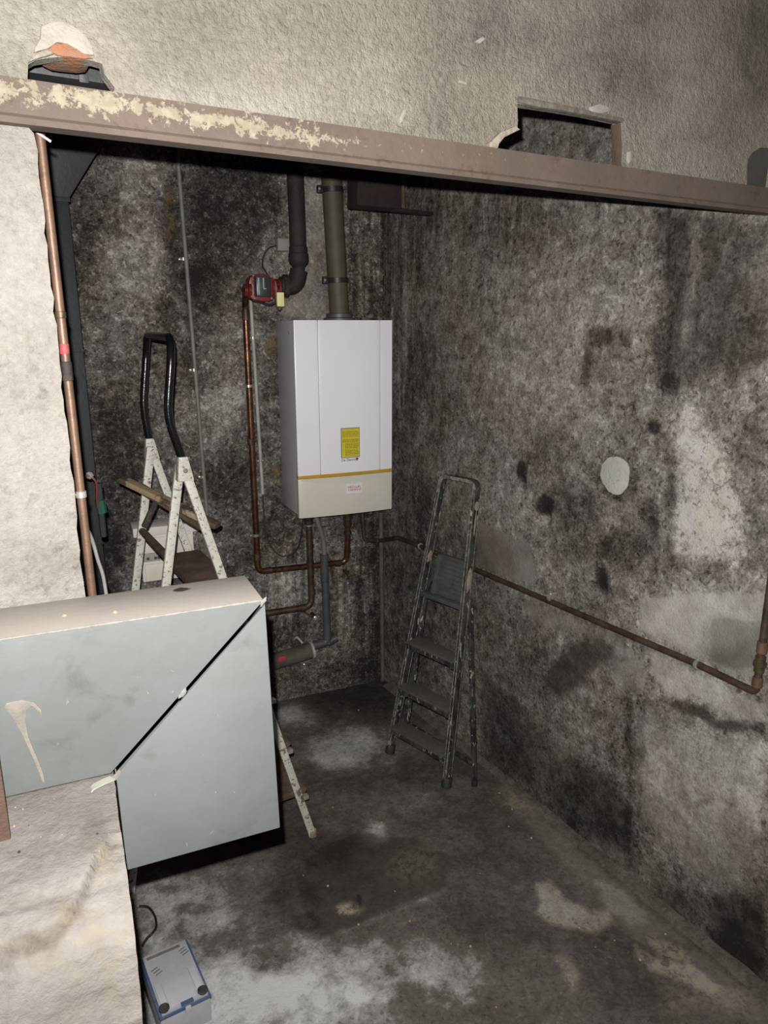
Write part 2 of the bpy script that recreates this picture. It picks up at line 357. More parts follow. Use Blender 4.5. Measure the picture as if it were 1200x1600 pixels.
def blobs(U, V, plane, lst, base, polys=()):
    """stains given by where they lie on the surface; each = (x, y, rx, ry, soot, softness, runs, tint);
    polys = (outline, soot, edge width in m, runs, tint, smoothness); returns soot, runs, tint, coarseness"""
    g = np.zeros(U.shape + (4,)); g[..., 0] = base; g[..., 3] = 1
    wob = fbm(U, V, 9, 5) * 1.5; wob2 = fbm(U + 31, V + 7, 30, 4) * .8
    for bl in lst:
        x, y, rx, ry, d = bl[:5]; soft = bl[5] if len(bl) > 5 else .6; run = bl[6] if len(bl) > 6 else 0; tint = bl[7] if len(bl) > 7 else 0
        c = np.array(plane(x, y)); e1 = np.array(plane(x + rx, y)) - c; e2 = np.array(plane(x, y + ry)) - c
        Mi = np.linalg.inv(np.array([e1, e2]).T)
        a = Mi[0, 0] * (U - c[0]) + Mi[0, 1] * (V - c[1]); b = Mi[1, 0] * (U - c[0]) + Mi[1, 1] * (V - c[1])
        r = np.sqrt(a * a + b * b) + (wob + wob2) * min(1, soft * 1.6)
        k = np.clip((1 + soft - r) / (2 * soft), 0, 1); k = k * k * (3 - 2 * k)
        g[..., 0] += d * k; g[..., 1] += run * k; g[..., 2] += tint * k
    n1 = fbm(U + 3, V + 11, 14, 5, .62); n2 = fbm(U + 13, V + 1, 45, 4, .62)
    for pl in polys:
        out, d, edge = pl[:3]; run = pl[3] if len(pl) > 3 else 0; tint = pl[4] if len(pl) > 4 else 0; smo = pl[5] if len(pl) > 5 else 0
        q = np.array([plane(x, y) for x, y in out]); ins = np.zeros(U.shape, bool); dist = np.full(U.shape, 9.0)
        for k in range(len(q)):
            (x1, y1), (x2, y2) = q[k], q[(k + 1) % len(q)]
            with np.errstate(divide='ignore', invalid='ignore'):
                ins ^= ((y1 > V) != (y2 > V)) & (U < (x2 - x1) * (V - y1) / (y2 - y1 + 1e-12) + x1)
            L2 = (x2 - x1) ** 2 + (y2 - y1) ** 2 + 1e-12; t = np.clip(((U - x1) * (x2 - x1) + (V - y1) * (y2 - y1)) / L2, 0, 1)
            dist = np.minimum(dist, np.hypot(U - x1 - t * (x2 - x1), V - y1 - t * (y2 - y1)))
        sd = np.where(ins, dist, -dist) + (n1 * 2.2 + n2 * 1.2) * (max(edge, .012) if edge > .0065 else edge * .8)
        k = np.clip(sd / (2 * edge) + .5, 0, 1); k = k * k * (3 - 2 * k)
        g[..., 0] += d * k; g[..., 1] += run * k; g[..., 2] += tint * k; g[..., 3] *= 1 - smo * k
    g[..., 1] = np.clip(g[..., 1], 0, 1); g[..., 2] = np.clip(g[..., 2], 0, 1)
    return g
def set_grime(me, g):
    at = me.attributes.new('grime', 'FLOAT_COLOR', 'POINT')
    a = np.ones((len(me.vertices), 4), dtype=np.float32); a[:len(g), :g.shape[1]] = g; at.data.foreach_set('color', a.ravel())
def slab(name, P00, eu, ev, nu, nv, nrm, thick, mat, grime=None, relief=None):
    """a rough-faced slab: relief grid on the front, flat back"""
    u = np.linspace(0, 1, nu); v = np.linspace(0, 1, nv); Ug, Vg = np.meshgrid(u, v, indexing='ij')
    P00 = np.array(P00); eu = np.array(eu); ev = np.array(ev); n = np.array(nrm)
    pos = P00 + Ug[..., None] * eu + Vg[..., None] * ev
    d = relief(Ug * np.linalg.norm(eu), Vg * np.linalg.norm(ev)) if relief is not None else 0 * Ug
    pos = pos + d[..., None] * n
    vs = pos.reshape(-1, 3); idx = np.arange(nu * nv).reshape(nu, nv)
    q = np.stack([idx[:-1, :-1], idx[1:, :-1], idx[1:, 1:], idx[:-1, 1:]], -1).reshape(-1, 4)
    back = [P00 - n * thick, P00 + eu - n * thick, P00 + eu + ev - n * thick, P00 + ev - n * thick]
    k = nu * nv; vs = np.vstack([vs, back])
    fs = [tuple(r) for r in q.tolist()]
    fs += [tuple([k, k + 1] + idx[::-1, 0].tolist()), tuple([k + 1, k + 2] + idx[-1, ::-1].tolist()),
           tuple([k + 2, k + 3] + idx[:, -1].tolist()), tuple([k + 3, k] + idx[0, :].tolist()), (k, k + 3, k + 2, k + 1)]
    me = bpy.data.meshes.new(name); me.from_pydata(vs.tolist(), [], fs)
    bm = bmesh.new(); bm.from_mesh(me); bmesh.ops.recalc_face_normals(bm, faces=bm.faces); bm.to_mesh(me); bm.free()
    me.shade_smooth(); me.set_sharp_from_angle(angle=math.radians(50))
    if grime is not None: set_grime(me, grime(pos).reshape(-1, 4))
    me.materials.append(M[mat]); o = bpy.data.objects.new(name, me); COL.objects.link(o); o['kind'] = 'structure'; return o

# ================================================================== THE SETTING
ZT = 3.1
# floor ------------------------------------------------------------
FLOOR_STAINS = [
    (300, 1550, 130, 110, -.26, .5), (420, 1570, 150, 60, -.22, .5), (260, 1400, 80, 50, -.20, .5), (560, 1520, 140, 50, -.20, .6), (640, 1480, 60, 60, -.12, .6),
    (360, 1420, 90, 60, -.1, .6), (690, 1510, 60, 40, -.16, .6), (600, 1580, 120, 40, -.14, .6),
    (560, 1360, 110, 56, .05, .35), (650, 1350, 40, 30, .02, .5, 0, .2), (500, 1310, 60, 40, .14, .5), (440, 1400, 60, 30, .12, .5), (430, 1500, 60, 25, .1, .6),
    (545, 1418, 20, 9, -.12, .5, 0, .5),
    (590, 1295, 28, 22, -.22, .6), (520, 1290, 20, 16, -.2, .6), (450, 1120, 40, 22, -.30, .6), (540, 1165, 70, 30, -.25, .6), (530, 1195, 60, 14, -.18, .6), (640, 1255, 40, 14, -.1, .6),
    (600, 1080, 110, 40, .22, .5), (650, 1200, 120, 20, .14, .6), (560, 1225, 60, 14, .12, .6), (760, 1350, 120, 60, .04, .6), (700, 1570, 80, 30, .06, .6),
    
    (900, 1330, 40, 30, -.06, .6), (1120, 1560, 70, 20, -.08, .6, 0, .3), (820, 1250, 40, 20, .0, .6, 0, .4), (1000, 1570, 70, 30, .07, .6),
    (1040, 1480, 60, 16, .1, .5), (760, 1460, 90, 40, .05, .7), (300, 1420, 30, 10, .22, .4), (265, 1390, 20, 8, .2, .4), (480, 1440, 20, 14, .2, .4),
]
fx0, fx1, fy0, fy1 = -.9, XR + .05, -.9, 3.75
FLOOR_POLYS = [
    ([(228, 1385), (300, 1362), (400, 1332), (440, 1322), (418, 1380), (436, 1440), (500, 1474), (560, 1500), (610, 1530), (570, 1570), (625, 1600), (230, 1600)], -.12, .03),
    ([(502, 1462), (560, 1440), (640, 1408), (694, 1385), (704, 1340), (650, 1312), (560, 1300), (500, 1322), (462, 1370), (474, 1420)], .13, .01, 0, 0, .4),
    ([(496, 1466), (560, 1443), (640, 1411), (694, 1388), (700, 1392), (640, 1418), (560, 1450), (500, 1474)], -.10, .006),
    ([(525, 1417), (545, 1412), (558, 1418), (550, 1426), (530, 1426)], -.10, .006, 0, .6),
    ([(556, 1396), (562, 1398), (568, 1420), (562, 1422)], .3, .004),
    ([(780, 1215), (830, 1262), (900, 1325), (1000, 1412), (1100, 1492), (1200, 1572), (1200, 1600), (1150, 1590), (1060, 1515), (965, 1445), (930, 1395), (850, 1320), (790, 1255)], -.10, .02, 0, .12, .4),
    ([(930, 1375), (960, 1380), (1010, 1425), (1020, 1445), (985, 1450), (945, 1410)], -.12, .02, 0, .1, .4),
    ([(835, 1378), (860, 1376), (880, 1400), (920, 1420), (950, 1424), (958, 1440), (935, 1452), (890, 1452), (862, 1442), (838, 1426), (846, 1410)], -.24, .014, 0, .55),
    ([(990, 1475), (1020, 1498), (1080, 1508), (1122, 1540), (1100, 1546), (1060, 1532), (1010, 1510)], -.2, .014, 0, .8),
    ([(865, 1490), (890, 1500), (905, 1530), (896, 1552), (880, 1524)], -.16, .014, 0, .4),
    ([(1010, 1460), (1060, 1480), (1080, 1500), (1040, 1500)], .02, .014, 0, .5),
    ([(425, 1110), (470, 1100), (475, 1120), (435, 1142)], -.14, .02), ([(480, 1150), (560, 1130), (610, 1140), (570, 1185), (520, 1205), (495, 1200)], -.10, .03),
    ([(540, 1480), (600, 1462), (620, 1490), (580, 1520), (545, 1510)], -.12, .02), ([(575, 1285), (600, 1285), (606, 1312), (590, 1312)], -.16, .02),
    ([(390, 1440), (440, 1380), (450, 1410), (470, 1440), (440, 1470), (400, 1470)], .12, .02), ([(300, 1470), (380, 1440), (400, 1470), (340, 1500)], .12, .02),
]
def floor_grime_tone(pos):
    U, V = pos[..., 0], pos[..., 1]
    g = blobs(U, V, lambda x, y: tuple(on_z(x, y))[:2], FLOOR_STAINS, .64, FLOOR_POLYS)
    g[..., 0] += fbm(U, V, 3, 4) * .25 + np.clip((V - 2.9) / .5, 0, 1) * .1  # stains, plus a tone that darkens towards the back wall
    return g
def floor_relief(u, v):
    return fbm(u, v, 2.2, 4) * .012 + fbm(u + 9, v, 18, 3) * .004 - .002
slab('floor', (fx0, fy0, 0), (fx1 - fx0, 0, 0), (0, fy1 - fy0, 0), 260, 430, (0, 0, 1), .15, 'floor', floor_grime_tone, floor_relief)

# right wall -------------------------------------------------------
RIGHT_STAINS = [
    (630, 700, 50, 420, .16, .6, .4), (700, 360, 110, 60, .06, .6, .5), (820, 345, 90, 45, .08, .6, .4), (880, 420, 120, 90, -.06, .7), (760, 450, 90, 90, -.03, .7), (700, 600, 60, 90, .05, .7),  # tall first entry: darker strip along the corner
    (850, 560, 110, 110, -.12, .8, 0, .15), (760, 650, 60, 80, -.02, .7), (980, 470, 40, 70, -.06, .7), (1040, 420, 18, 150, .14, .5, .5), (1100, 400, 70, 70, .05, .7),
    (1028, 560, 12, 70, .25, .45), (1045, 600, 14, 16, .3, .4), (1020, 668, 9, 9, .45, .35), (960, 530, 26, 20, .28, .5), (930, 580, 30, 22, .12, .6), (1140, 540, 60, 60, .07, .7),
    (940, 640, 40, 40, .05, .6), (862, 700, 34, 34, .18, .6), (816, 738, 7, 14, .5, .35), (851, 790, 13, 15, .5, .35), (858, 815, 14, 14, -.16, .4), (900, 800, 44, 40, .16, .6), (960, 760, 50, 55, .04, .6),
    (1012, 810, 16, 24, .32, .5), (980, 850, 50, 26, .22, .5), (941, 905, 10, 20, .5, .35), (900, 860, 40, 22, .06, .6), (800, 800, 40, 30, -.06, .6),
    (1095, 690, 40, 50, -.08, .6), (1115, 770, 50, 80, -.12, .6), (1090, 830, 50, 40, -.12, .6), (1062, 660, 20, 40, -.1, .5), (964, 744, 32, 40, .16, .3), (962, 772, 16, 12, .1, .3), (1048, 800, 9, 90, .18, .5), (1170, 700, 24, 60, .08, .6), (1185, 820, 16, 60, .1, .6),
    (790, 870, 46, 44, .02, .25), (850, 890, 50, 30, -.1, .5), (1090, 970, 95, 55, -.17, .35), (1130, 1000, 40, 38, .09, .2), (1000, 950, 60, 40, -.06, .5), (1060, 895, 100, 18, .02, .5), (800, 935, 60, 30, -.04, .5),
    (880, 1010, 60, 30, .1, .5), (930, 1030, 40, 24, .08, .5), (860, 1060, 40, 40, .1, .6), (790, 1080, 40, 130, .08, .6), (810, 1160, 40, 60, .06, .6), (880, 1130, 40, 60, -.02, .6), (950, 1080, 40, 50, .02, .6), (990, 1130, 14, 60, .2, .5),
    (1100, 1075, 80, 30, -.13, .4), (1010, 1060, 40, 30, -.08, .5), (1100, 1200, 80, 60, -.12, .6), (1080, 1300, 70, 70, -.08, .6), (1010, 1180, 30, 60, -.08, .6),
    (930, 1230, 50, 60, .18, .6), (990, 1270, 16, 80, .18, .5), (960, 1290, 50, 30, .2, .6), (1160, 1290, 50, 80, -.04, .6), (1150, 1470, 70, 60, .28, .6), (1060, 1420, 60, 30, .16, .6), (1110, 1400, 40, 20, -.02, .6),
    (780, 1180, 40, 60, .08, .6), (870, 1250, 60, 40, .12, .6), (875, 1000, 6, 12, -.3, .4), (720, 760, 60, 60, .0, .6), (690, 900, 60, 120, .14, .6), (1190, 1220, 30, 60, -.1, .6),
    (860, 205, 100, 70, .05, .7, .2),
]
RIGHT_POLYS = [
    ([(1060, 640), (1072, 634), (1095, 662), (1120, 700), (1150, 780), (1166, 830), (1176, 862), (1150, 888), (1110, 876), (1080, 868), (1052, 872), (1052, 800), (1056, 700)], -.21, .014),
    ([(1075, 760), (1130, 770), (1160, 850), (1110, 868), (1066, 862)], -.07, .03),
    ([(1110, 620), (1180, 610), (1196, 640), (1150, 665), (1120, 650)], -.10, .03),
    ([(1030, 330), (1200, 345), (1200, 560), (1090, 590), (1040, 600)], .21, .02, .3, 0, .3),
    ([(1076, 360), (1092, 350), (1094, 420), (1082, 470), (1064, 540), (1058, 540), (1076, 450)], -.14, .02, .5),
    ([(1160, 410), (1200, 380), (1200, 480), (1170, 500)], -.10, .03),
    ([(915, 520), (930, 508), (952, 514), (960, 530), (945, 542), (928, 545), (916, 600), (906, 600)], .24, .008),
    ([(955, 552), (990, 558), (985, 568), (958, 562)], .2, .008),
    ([(745, 806), (764, 824), (800, 838), (826, 850), (838, 912), (800, 905), (744, 884)], .0, .006, 0, 0, .85),
    ([(1000, 934), (1090, 928), (1195, 926), (1195, 1070), (1095, 1030), (1000, 985)], -.10, .010, 0, 0, .8),
    ([(1112, 966), (1150, 968), (1192, 972), (1190, 1040), (1150, 1046), (1110, 1030)], .10, .004, 0, 0, .3),
    ([(1020, 1015), (1090, 1050), (1180, 1095), (1198, 1100), (1198, 1128), (1150, 1122), (1120, 1112), (1090, 1092), (1040, 1082), (1015, 1050)], -.16, .012, 0, 0, .7),
    ([(1045, 1100), (1062, 1093), (1092, 1100), (1122, 1124), (1152, 1128), (1192, 1130), (1196, 1146), (1150, 1141), (1120, 1141), (1090, 1120), (1062, 1111)], .30, .008, 0, 0, .5),
    ([(850, 1062), (870, 1030), (900, 1004), (940, 996), (962, 1012), (950, 1030), (925, 1042), (915, 1070), (885, 1082), (862, 1080)], .20, .018, 0, 0, .6),
    ([(800, 930), (860, 950), (960, 990), (1010, 1040), (1000, 1080), (960, 1060), (960, 1005), (900, 990), (840, 975)], -.04, .02, 0, 0, .6),
    ([(1000, 1120), (1060, 1130), (1120, 1155), (1190, 1160), (1195, 1340), (1150, 1390), (1090, 1370), (1010, 1290), (996, 1200)], -.06, .03, .2, 0, .45),
    ([(748, 1040), (790, 1080), (860, 1150), (925, 1205), (980, 1245), (988, 1330), (1050, 1372), (1100, 1402), (1200, 1390), (1200, 1580), (1000, 1400), (756, 1195)], .12, .03, 0, 0, .3),
    ([(1110, 1400), (1200, 1385), (1200, 1570), (1120, 1480)], .14, .03, 0, 0, .3),  # darker lower right end
    ([(986, 1080), (994, 1080), (998, 1200), (992, 1340), (986, 1340), (990, 1200)], -.10, .010),
    ([(975, 1090), (984, 1090), (984, 1340), (976, 1330)], .08, .015),
    ([(610, 330), (650, 330), (645, 500), (628, 640), (608, 640)], -.08, .02, 1.0),
]
def right_grime(pos):
    U, V = pos[..., 1], pos[..., 2]
    g = blobs(U, V, lambda x, y: tuple(on_right(x, y))[1:], RIGHT_STAINS, .40, RIGHT_POLYS)
    g[..., 0] += fbm(U, V, 4, 4) * .2; g[..., 1] = np.clip(g[..., 1], 0, 1); return g
def right_relief(u, v):
    y = 3.6 - u
    d = fbm(u, v, 2, 4) * .014 + fbm(u + 3, v + 8, 14, 4) * .009 + fbm(u + 1, v + 4, 60, 3) * .003
    ys = on_right(1028, 480).y + fbm(v, v * 0 + 3, 6, 3) * .03; zs = on_right(1028, 660).z
    d = d - .007 * np.clip((ys - y) / .02 + .5, 0, 1) * np.clip((v - zs) / .1, 0, 1)      # the thicker render ends here
    for (px, py, r, dep) in ((816, 738, .022, .02), (851, 790, .03, .03), (941, 905, .03, .02), (1020, 668, .02, .02), (1012, 810, .03, .012), (1045, 600, .03, .012)):
        p = on_right(px, py); d = d - dep * np.exp(-(((y - p.y) / r) ** 2 + ((v - p.z) / (r * 1.5)) ** 2))
    return d
wr = slab('wall_right', (XR, 3.6, 0 - .05), (0, -3.9, 0), (0, 0, ZT + .05), 430, 350, (-1, 0, 0), .15, 'wall_right', right_grime, right_relief)
p = on_right(962, 742)
mb = MB(); pts = []
for k in range(40):
    a = 2 * math.pi * k / 40; r = 1 + .05 * math.sin(3 * a + 1) + random.uniform(-.03, .03)
    pts.append(Vector((XR + .002, p.y + .064 * r * math.cos(a), p.z + .067 * r * math.sin(a))))
mb.prism(pts, (-.007, 0, 0)).build('plaster_disc', M['disc'], wr, bevel=.0015)['label'] = 'pale round plaster patch filling an old hole'
# back wall --------------------------------------------------------
BACK_STAINS = [
    (215, 330, 60, 100, -.14, .7), (240, 420, 40, 50, -.12, .6), (180, 250, 40, 30, -.05, .6), (180, 440, 40, 60, -.12, .6), (350, 330, 70, 100, .10, .6), (410, 300, 40, 60, .06, .6), (265, 340, 12, 60, .18, .5),
    (300, 480, 40, 80, .14, .6), (150, 330, 30, 60, .14, .6), (130, 420, 20, 80, .12, .6), (220, 560, 60, 60, -.05, .6), (180, 560, 40, 40, .1, .6), (360, 560, 40, 80, -.12, .6), (340, 650, 40, 50, -.14, .6), (260, 640, 50, 40, -.05, .6),
    (190, 640, 50, 60, .08, .6), (370, 720, 40, 50, .08, .6), (180, 770, 40, 90, .2, .6), (300, 760, 60, 40, .02, .6), (430, 420, 50, 60, -.12, .6), (480, 330, 30, 120, -.16, .5, .2), (470, 480, 50, 20, -.16, .6), (410, 600, 16, 120, -.02, .6),
    (570, 420, 40, 120, -.02, .6, 1.0), (590, 500, 20, 200, .1, .6, 1.0), (421, 540, 10, 16, .0, .4, 0, .9), (433, 740, 9, 16, .0, .4, 0, .8), (385, 820, 30, 80, .05, .6),
    (440, 830, 40, 30, .05, .6), (440, 910, 30, 40, -.12, .6, .8), (530, 880, 40, 40, -.08, .6, .8), (470, 900, 30, 60, -.04, .6, .8), (545, 960, 30, 60, -.06, .6, .8), (590, 950, 30, 160, .22, .6, .8), (500, 1040, 60, 40, .0, .6), (560, 1050, 40, 20, .16, .6), (460, 990, 30, 40, .02, .6, .5), (520, 760, 60, 60, .1, .6),
    (130, 880, 60, 80, .3, .6), (600, 860, 20, 60, .14, .6),
]
BACK_POLYS = [
    ([(200, 240), (255, 258), (246, 330), (262, 400), (250, 440), (256, 520), (216, 542), (190, 480), (202, 400), (186, 330)], -.09, .02),
    ([(262, 268), (430, 250), (440, 330), (400, 400), (330, 430), (290, 475), (262, 420), (256, 330)], .10, .02),
    ([(478, 262), (506, 262), (516, 500), (440, 500), (432, 482), (472, 440)], -.10, .01, 0, 0, .45),
    ([(130, 500), (215, 520), (210, 560), (140, 560)], -.10, .02), ([(300, 560), (385, 540), (395, 700), (320, 700)], -.06, .03),
    ([(255, 300), (272, 295), (274, 370), (258, 380)], .04, .01, 0, .6), ([(240, 640), (300, 620), (310, 690), (250, 700)], -.07, .02),
    ([(434, 880), (470, 880), (480, 960), (440, 960)], -.08, .02, .8), ([(545, 340), (560, 330), (566, 480), (552, 490)], .08, .01, 1.0),
    ([(520, 870), (545, 900), (560, 1000), (530, 1000)], -.06, .02, .6),
]
def back_grime(pos):
    rel = pos - np.array(CORNER); U = rel @ np.array(BX); V = pos[..., 2]
    def pl(x, y):
        p_ = on_back(x, y); return (bs(p_), p_.z)
    g = blobs(U, V, pl, BACK_STAINS, .55, BACK_POLYS)
    g[..., 0] += fbm(U, V, 5, 4) * .25; g[..., 1] = np.clip(g[..., 1], 0, 1); return g
def back_relief(u, v): return fbm(u, v, 3, 4) * .014 + fbm(u + 5, v + 2, 16, 4) * .010
q0 = CORNER + BX * .12 - UP * .05
slab('wall_back', tuple(q0), tuple(-BX * 2.5), (0, 0, ZT + .05), 270, 330, tuple(-BY), .15, 'wall_back', back_grime, back_relief)
# left wall and ceiling of the recess ----------------------------------
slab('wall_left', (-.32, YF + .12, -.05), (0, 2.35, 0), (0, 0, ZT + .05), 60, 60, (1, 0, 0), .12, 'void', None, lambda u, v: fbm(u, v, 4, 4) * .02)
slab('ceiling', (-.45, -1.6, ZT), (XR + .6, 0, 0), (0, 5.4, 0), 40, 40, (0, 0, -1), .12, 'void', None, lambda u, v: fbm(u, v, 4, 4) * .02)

# front wall with its broken holes -------------------------------------
WT = .028
def fpoly(pts): return [(on_front(x, y).x, on_front(x, y).z) for x, y in pts]
hole_a = fpoly([(43, 122), (44, 101), (56, 94), (80, 90), (104, 89), (130, 92), (150, 96), (160, 99), (164, 116), (172, 127), (180, 137), (176, 145)])
hole_b = fpoly([(772, 236), (776, 224), (786, 214), (800, 208), (809, 203), (810, 188), (809, 162), (840, 166), (880, 172), (920, 179), (971, 190), (973, 226), (972, 264)])
hole_c = fpoly([(1168, 296), (1168, 262), (1170, 248), (1177, 238), (1188, 231)])
zb = 2.338
def close_hole(h, extra=()):
    """carry the hole's outline down behind the beam"""
    return [(h[0][0], zb - .012)] + h + list(extra) + [((extra[-1] if extra else h[-1])[0], zb - .012)]
HA = close_hole(hole_a); HB = close_hole(hole_b); HC = close_hole(hole_c, [(XR - .012, hole_c[-1][1] + .006), (XR - .004, hole_c[-1][1] + .004)])
XP, ZP, XL = .155, 1.552, -.62
def rag(a, b, n, amp):
    out = []
    for i in range(n):
        t = i / n; out.append((a[0] + (b[0] - a[0]) * t + random.uniform(-amp, amp) * (i > 0), a[1] + (b[1] - a[1]) * t + random.uniform(-amp, amp) * (i > 0)))
    return out
def refine(poly, step, amp):
    out = []
    for i in range(len(poly)):
        a = poly[i]; b = poly[(i + 1) % len(poly)]; n = max(1, int(math.dist(a, b) / step)); out += rag(a, b, n, amp)
    return out
def inside(poly, x, y):
    c = False; n = len(poly)
    for i in range(n):
        (x1, y1), (x2, y2) = poly[i], poly[(i + 1) % n]
        if (y1 > y) != (y2 > y) and x < (x2 - x1) * (y - y1) / (y2 - y1) + x1: c = not c
    return c
def wall_panel(name, outline, holes, step, mat, y0, thick, grime, relief, parent=None):
    loops = [outline] + holes; pts = []; edges = []
    for lp in loops:
        k = len(pts); pts += [Vector(p_) for p_ in lp]; edges += [(k + i, k + (i + 1) % len(lp)) for i in range(len(lp))]
    xs = [p_[0] for p_ in outline]; zs = [p_[1] for p_ in outline]
    gx = np.arange(min(xs) + step / 2, max(xs), step); gz = np.arange(min(zs) + step / 2, max(zs), step)
    bnd = np.array([tuple(p_) for p_ in pts])
    for x in gx:
        for z in gz:
            if not inside(outline, x, z) or any(inside(h, x, z) for h in holes): continue
            if np.min((bnd[:, 0] - x) ** 2 + (bnd[:, 1] - z) ** 2) < (step * .45) ** 2: continue
            pts.append(Vector((x + random.uniform(-.2, .2) * step, z + random.uniform(-.2, .2) * step)))
    vo, eo, fo = delaunay_2d_cdt(pts, edges, [], 0, 1e-6)[:3]
    tri = []
    for f in fo:
        cx = sum(vo[i].x for i in f) / len(f); cz = sum(vo[i].y for i in f) / len(f)
        if inside(outline, cx, cz) and not any(inside(h, cx, cz) for h in holes): tri.append(tuple(f))
    X = np.array([v_.x for v_ in vo]); Z_ = np.array([v_.y for v_ in vo]); d = relief(X, Z_); n = len(vo)
    vs = [(X[i], y0 - d[i], Z_[i]) for i in range(n)] + [(X[i], y0 + thick, Z_[i]) for i in range(n)]
    cnt = {}
    for f in tri:
        for i in range(3):
            e = (f[i], f[(i + 1) % 3]); cnt[tuple(sorted(e))] = cnt.get(tuple(sorted(e)), []) + [e]
    fs = tri + [tuple(i + n for i in f[::-1]) for f in tri] + [(e[0][1], e[0][0], e[0][0] + n, e[0][1] + n) for e in cnt.values() if len(e) == 1]
    me = bpy.data.meshes.new(name); me.from_pydata(vs, [], fs)
    bm = bmesh.new(); bm.from_mesh(me); bmesh.ops.recalc_face_normals(bm, faces=bm.faces); bm.to_mesh(me); bm.free()
    me.shade_smooth(); me.set_sharp_from_angle(angle=math.radians(50))
    g = grime(X, Z_); set_grime(me, np.vstack([g, g])); me.materials.append(M[mat])
    o = bpy.data.objects.new(name, me); COL.objects.link(o)
    if parent: o.parent = parent
    else: o['kind'] = 'structure'
    return o
FRONT_STAINS = [
    (60, 40, 90, 60, -.12, .6), (260, 160, 160, 30, -.12, .5), (420, 170, 70, 22, -.14, .5), (500, 60, 160, 60, .05, .7), (330, 70, 120, 40, .06, .7), (560, 110, 120, 30, -.06, .6), (300, 30, 120, 20, .05, .7),
    (720, 60, 90, 70, .08, .7), (820, 60, 100, 50, .04, .7), (720, 180, 60, 40, .06, .6), (640, 210, 200, 20, .10, .6), (900, 90, 90, 60, .10, .7), (60, 60, 120, 80, -.06, .7), (700, 120, 60, 120, .07, .6), (1040, 90, 30, 100, -.06, .5), (940, 60, 40, 70, .08, .6), (1000, 120, 50, 60, .16, .6), (1060, 60, 40, 60, .02, .6), (1010, 30, 50, 30, .14, .6),
    (1185, 50, 34, 70, .28, .6), (1120, 140, 40, 80, .04, .6), (1165, 190, 40, 60, .08, .6), (1060, 210, 60, 40, .02, .6), (1010, 260, 30, 30, .06, .6), (1050, 165, 6, 12, .3, .4), (1060, 215, 40, 8, .14, .5), (960, 130, 40, 30, -.04, .6),  # first entry: darker upper right end
    (100, 180, 60, 40, .04, .6), (20, 100, 26, 30, .1, .6), (200, 140, 14, 10, .14, .5),
]
def f_grime_tone(st, base):
    def g(U, V):
        r = blobs(U, V, lambda x, y: (on_front(x, y).x, on_front(x, y).z), st, base); r[..., 0] += fbm(U, V, 5, 4) * .2 + np.clip((U - .9) * .04, 0, .1); return r  # stains, plus a tone that darkens slightly towards the right end
    return g
outl = refine([(XL, zb - .03), (XR + .02, zb - .03), (XR + .02, ZT), (XL, ZT)], .05, 0)
wf = wall_panel('wall_front', outl, [HA, HB, HC], .03, 'wall_front', YF, WT, f_grime_tone(FRONT_STAINS, .24), lambda x, z: fbm(x, z, 5, 4) * .008 + fbm(x + 3, z, 30, 3) * .004)
PILLAR_STAINS = [(60, 870, 60, 40, .12, .5), (40, 620, 40, 60, .06, .6), (20, 230, 40, 30, .05, .6), (70, 560, 30, 80, .05, .6), (46, 851, 7, 2.5, .25, .4, 0, 1.0), (20, 450, 30, 80, -.05, .6), (100, 840, 40, 60, .05, .6)]
outp = rag((XP, 1.49), (XP, 2.27), 40, .0022) + [(XP - .001, 2.274), (XP - .01, 2.285), (XP - .024, 2.293), (XP - .05, 2.30), (XL, 2.305)] + [(XL, ZP), (-.03, ZP), (-.03, 1.49)]
pil = wall_panel('wall_pier', outp, [], .025, 'pillar', YF - .012, .09, f_grime_tone(PILLAR_STAINS, .2), lambda x, z: fbm(x, z, 6, 4) * .008 + fbm(x + 3, z, 34, 3) * .004 - .012 * np.clip((z - 2.24) / .06, 0, 1) ** 2)
# broken plaster and brick over the left hole
mb = MB(); op = fpoly([(52, 84), (54, 76), (62, 62), (64, 42), (80, 36), (98, 35), (112, 42), (126, 50), (136, 62), (144, 76), (146, 88), (130, 86), (118, 78), (104, 70), (88, 68), (74, 78)])
o = mb.prism([(x, YF - .006, z) for x, z in op], (0, .014, 0)).build('broken_plaster', M['plaster_white'], wf, bevel=.002)
mb = MB(); op = fpoly([(74, 80), (84, 70), (104, 69), (120, 77), (132, 85), (146, 92), (130, 93), (104, 90), (90, 88)])
o = mb.prism([(x, YF - .005, z) for x, z in op], (0, .08, 0)).build('brick', M['brick'], wf, bevel=.002); o['label'] = 'orange brick end exposed above the hole'
mb = MB(); op = fpoly([(43, 100), (48, 92), (60, 84), (76, 81), (84, 86), (70, 90), (56, 94)])
mb.prism([(x, YF - .008, z) for x, z in op], (0, .012, 0)).build('mortar_lip', M['wall_front'], wf, bevel=.002)
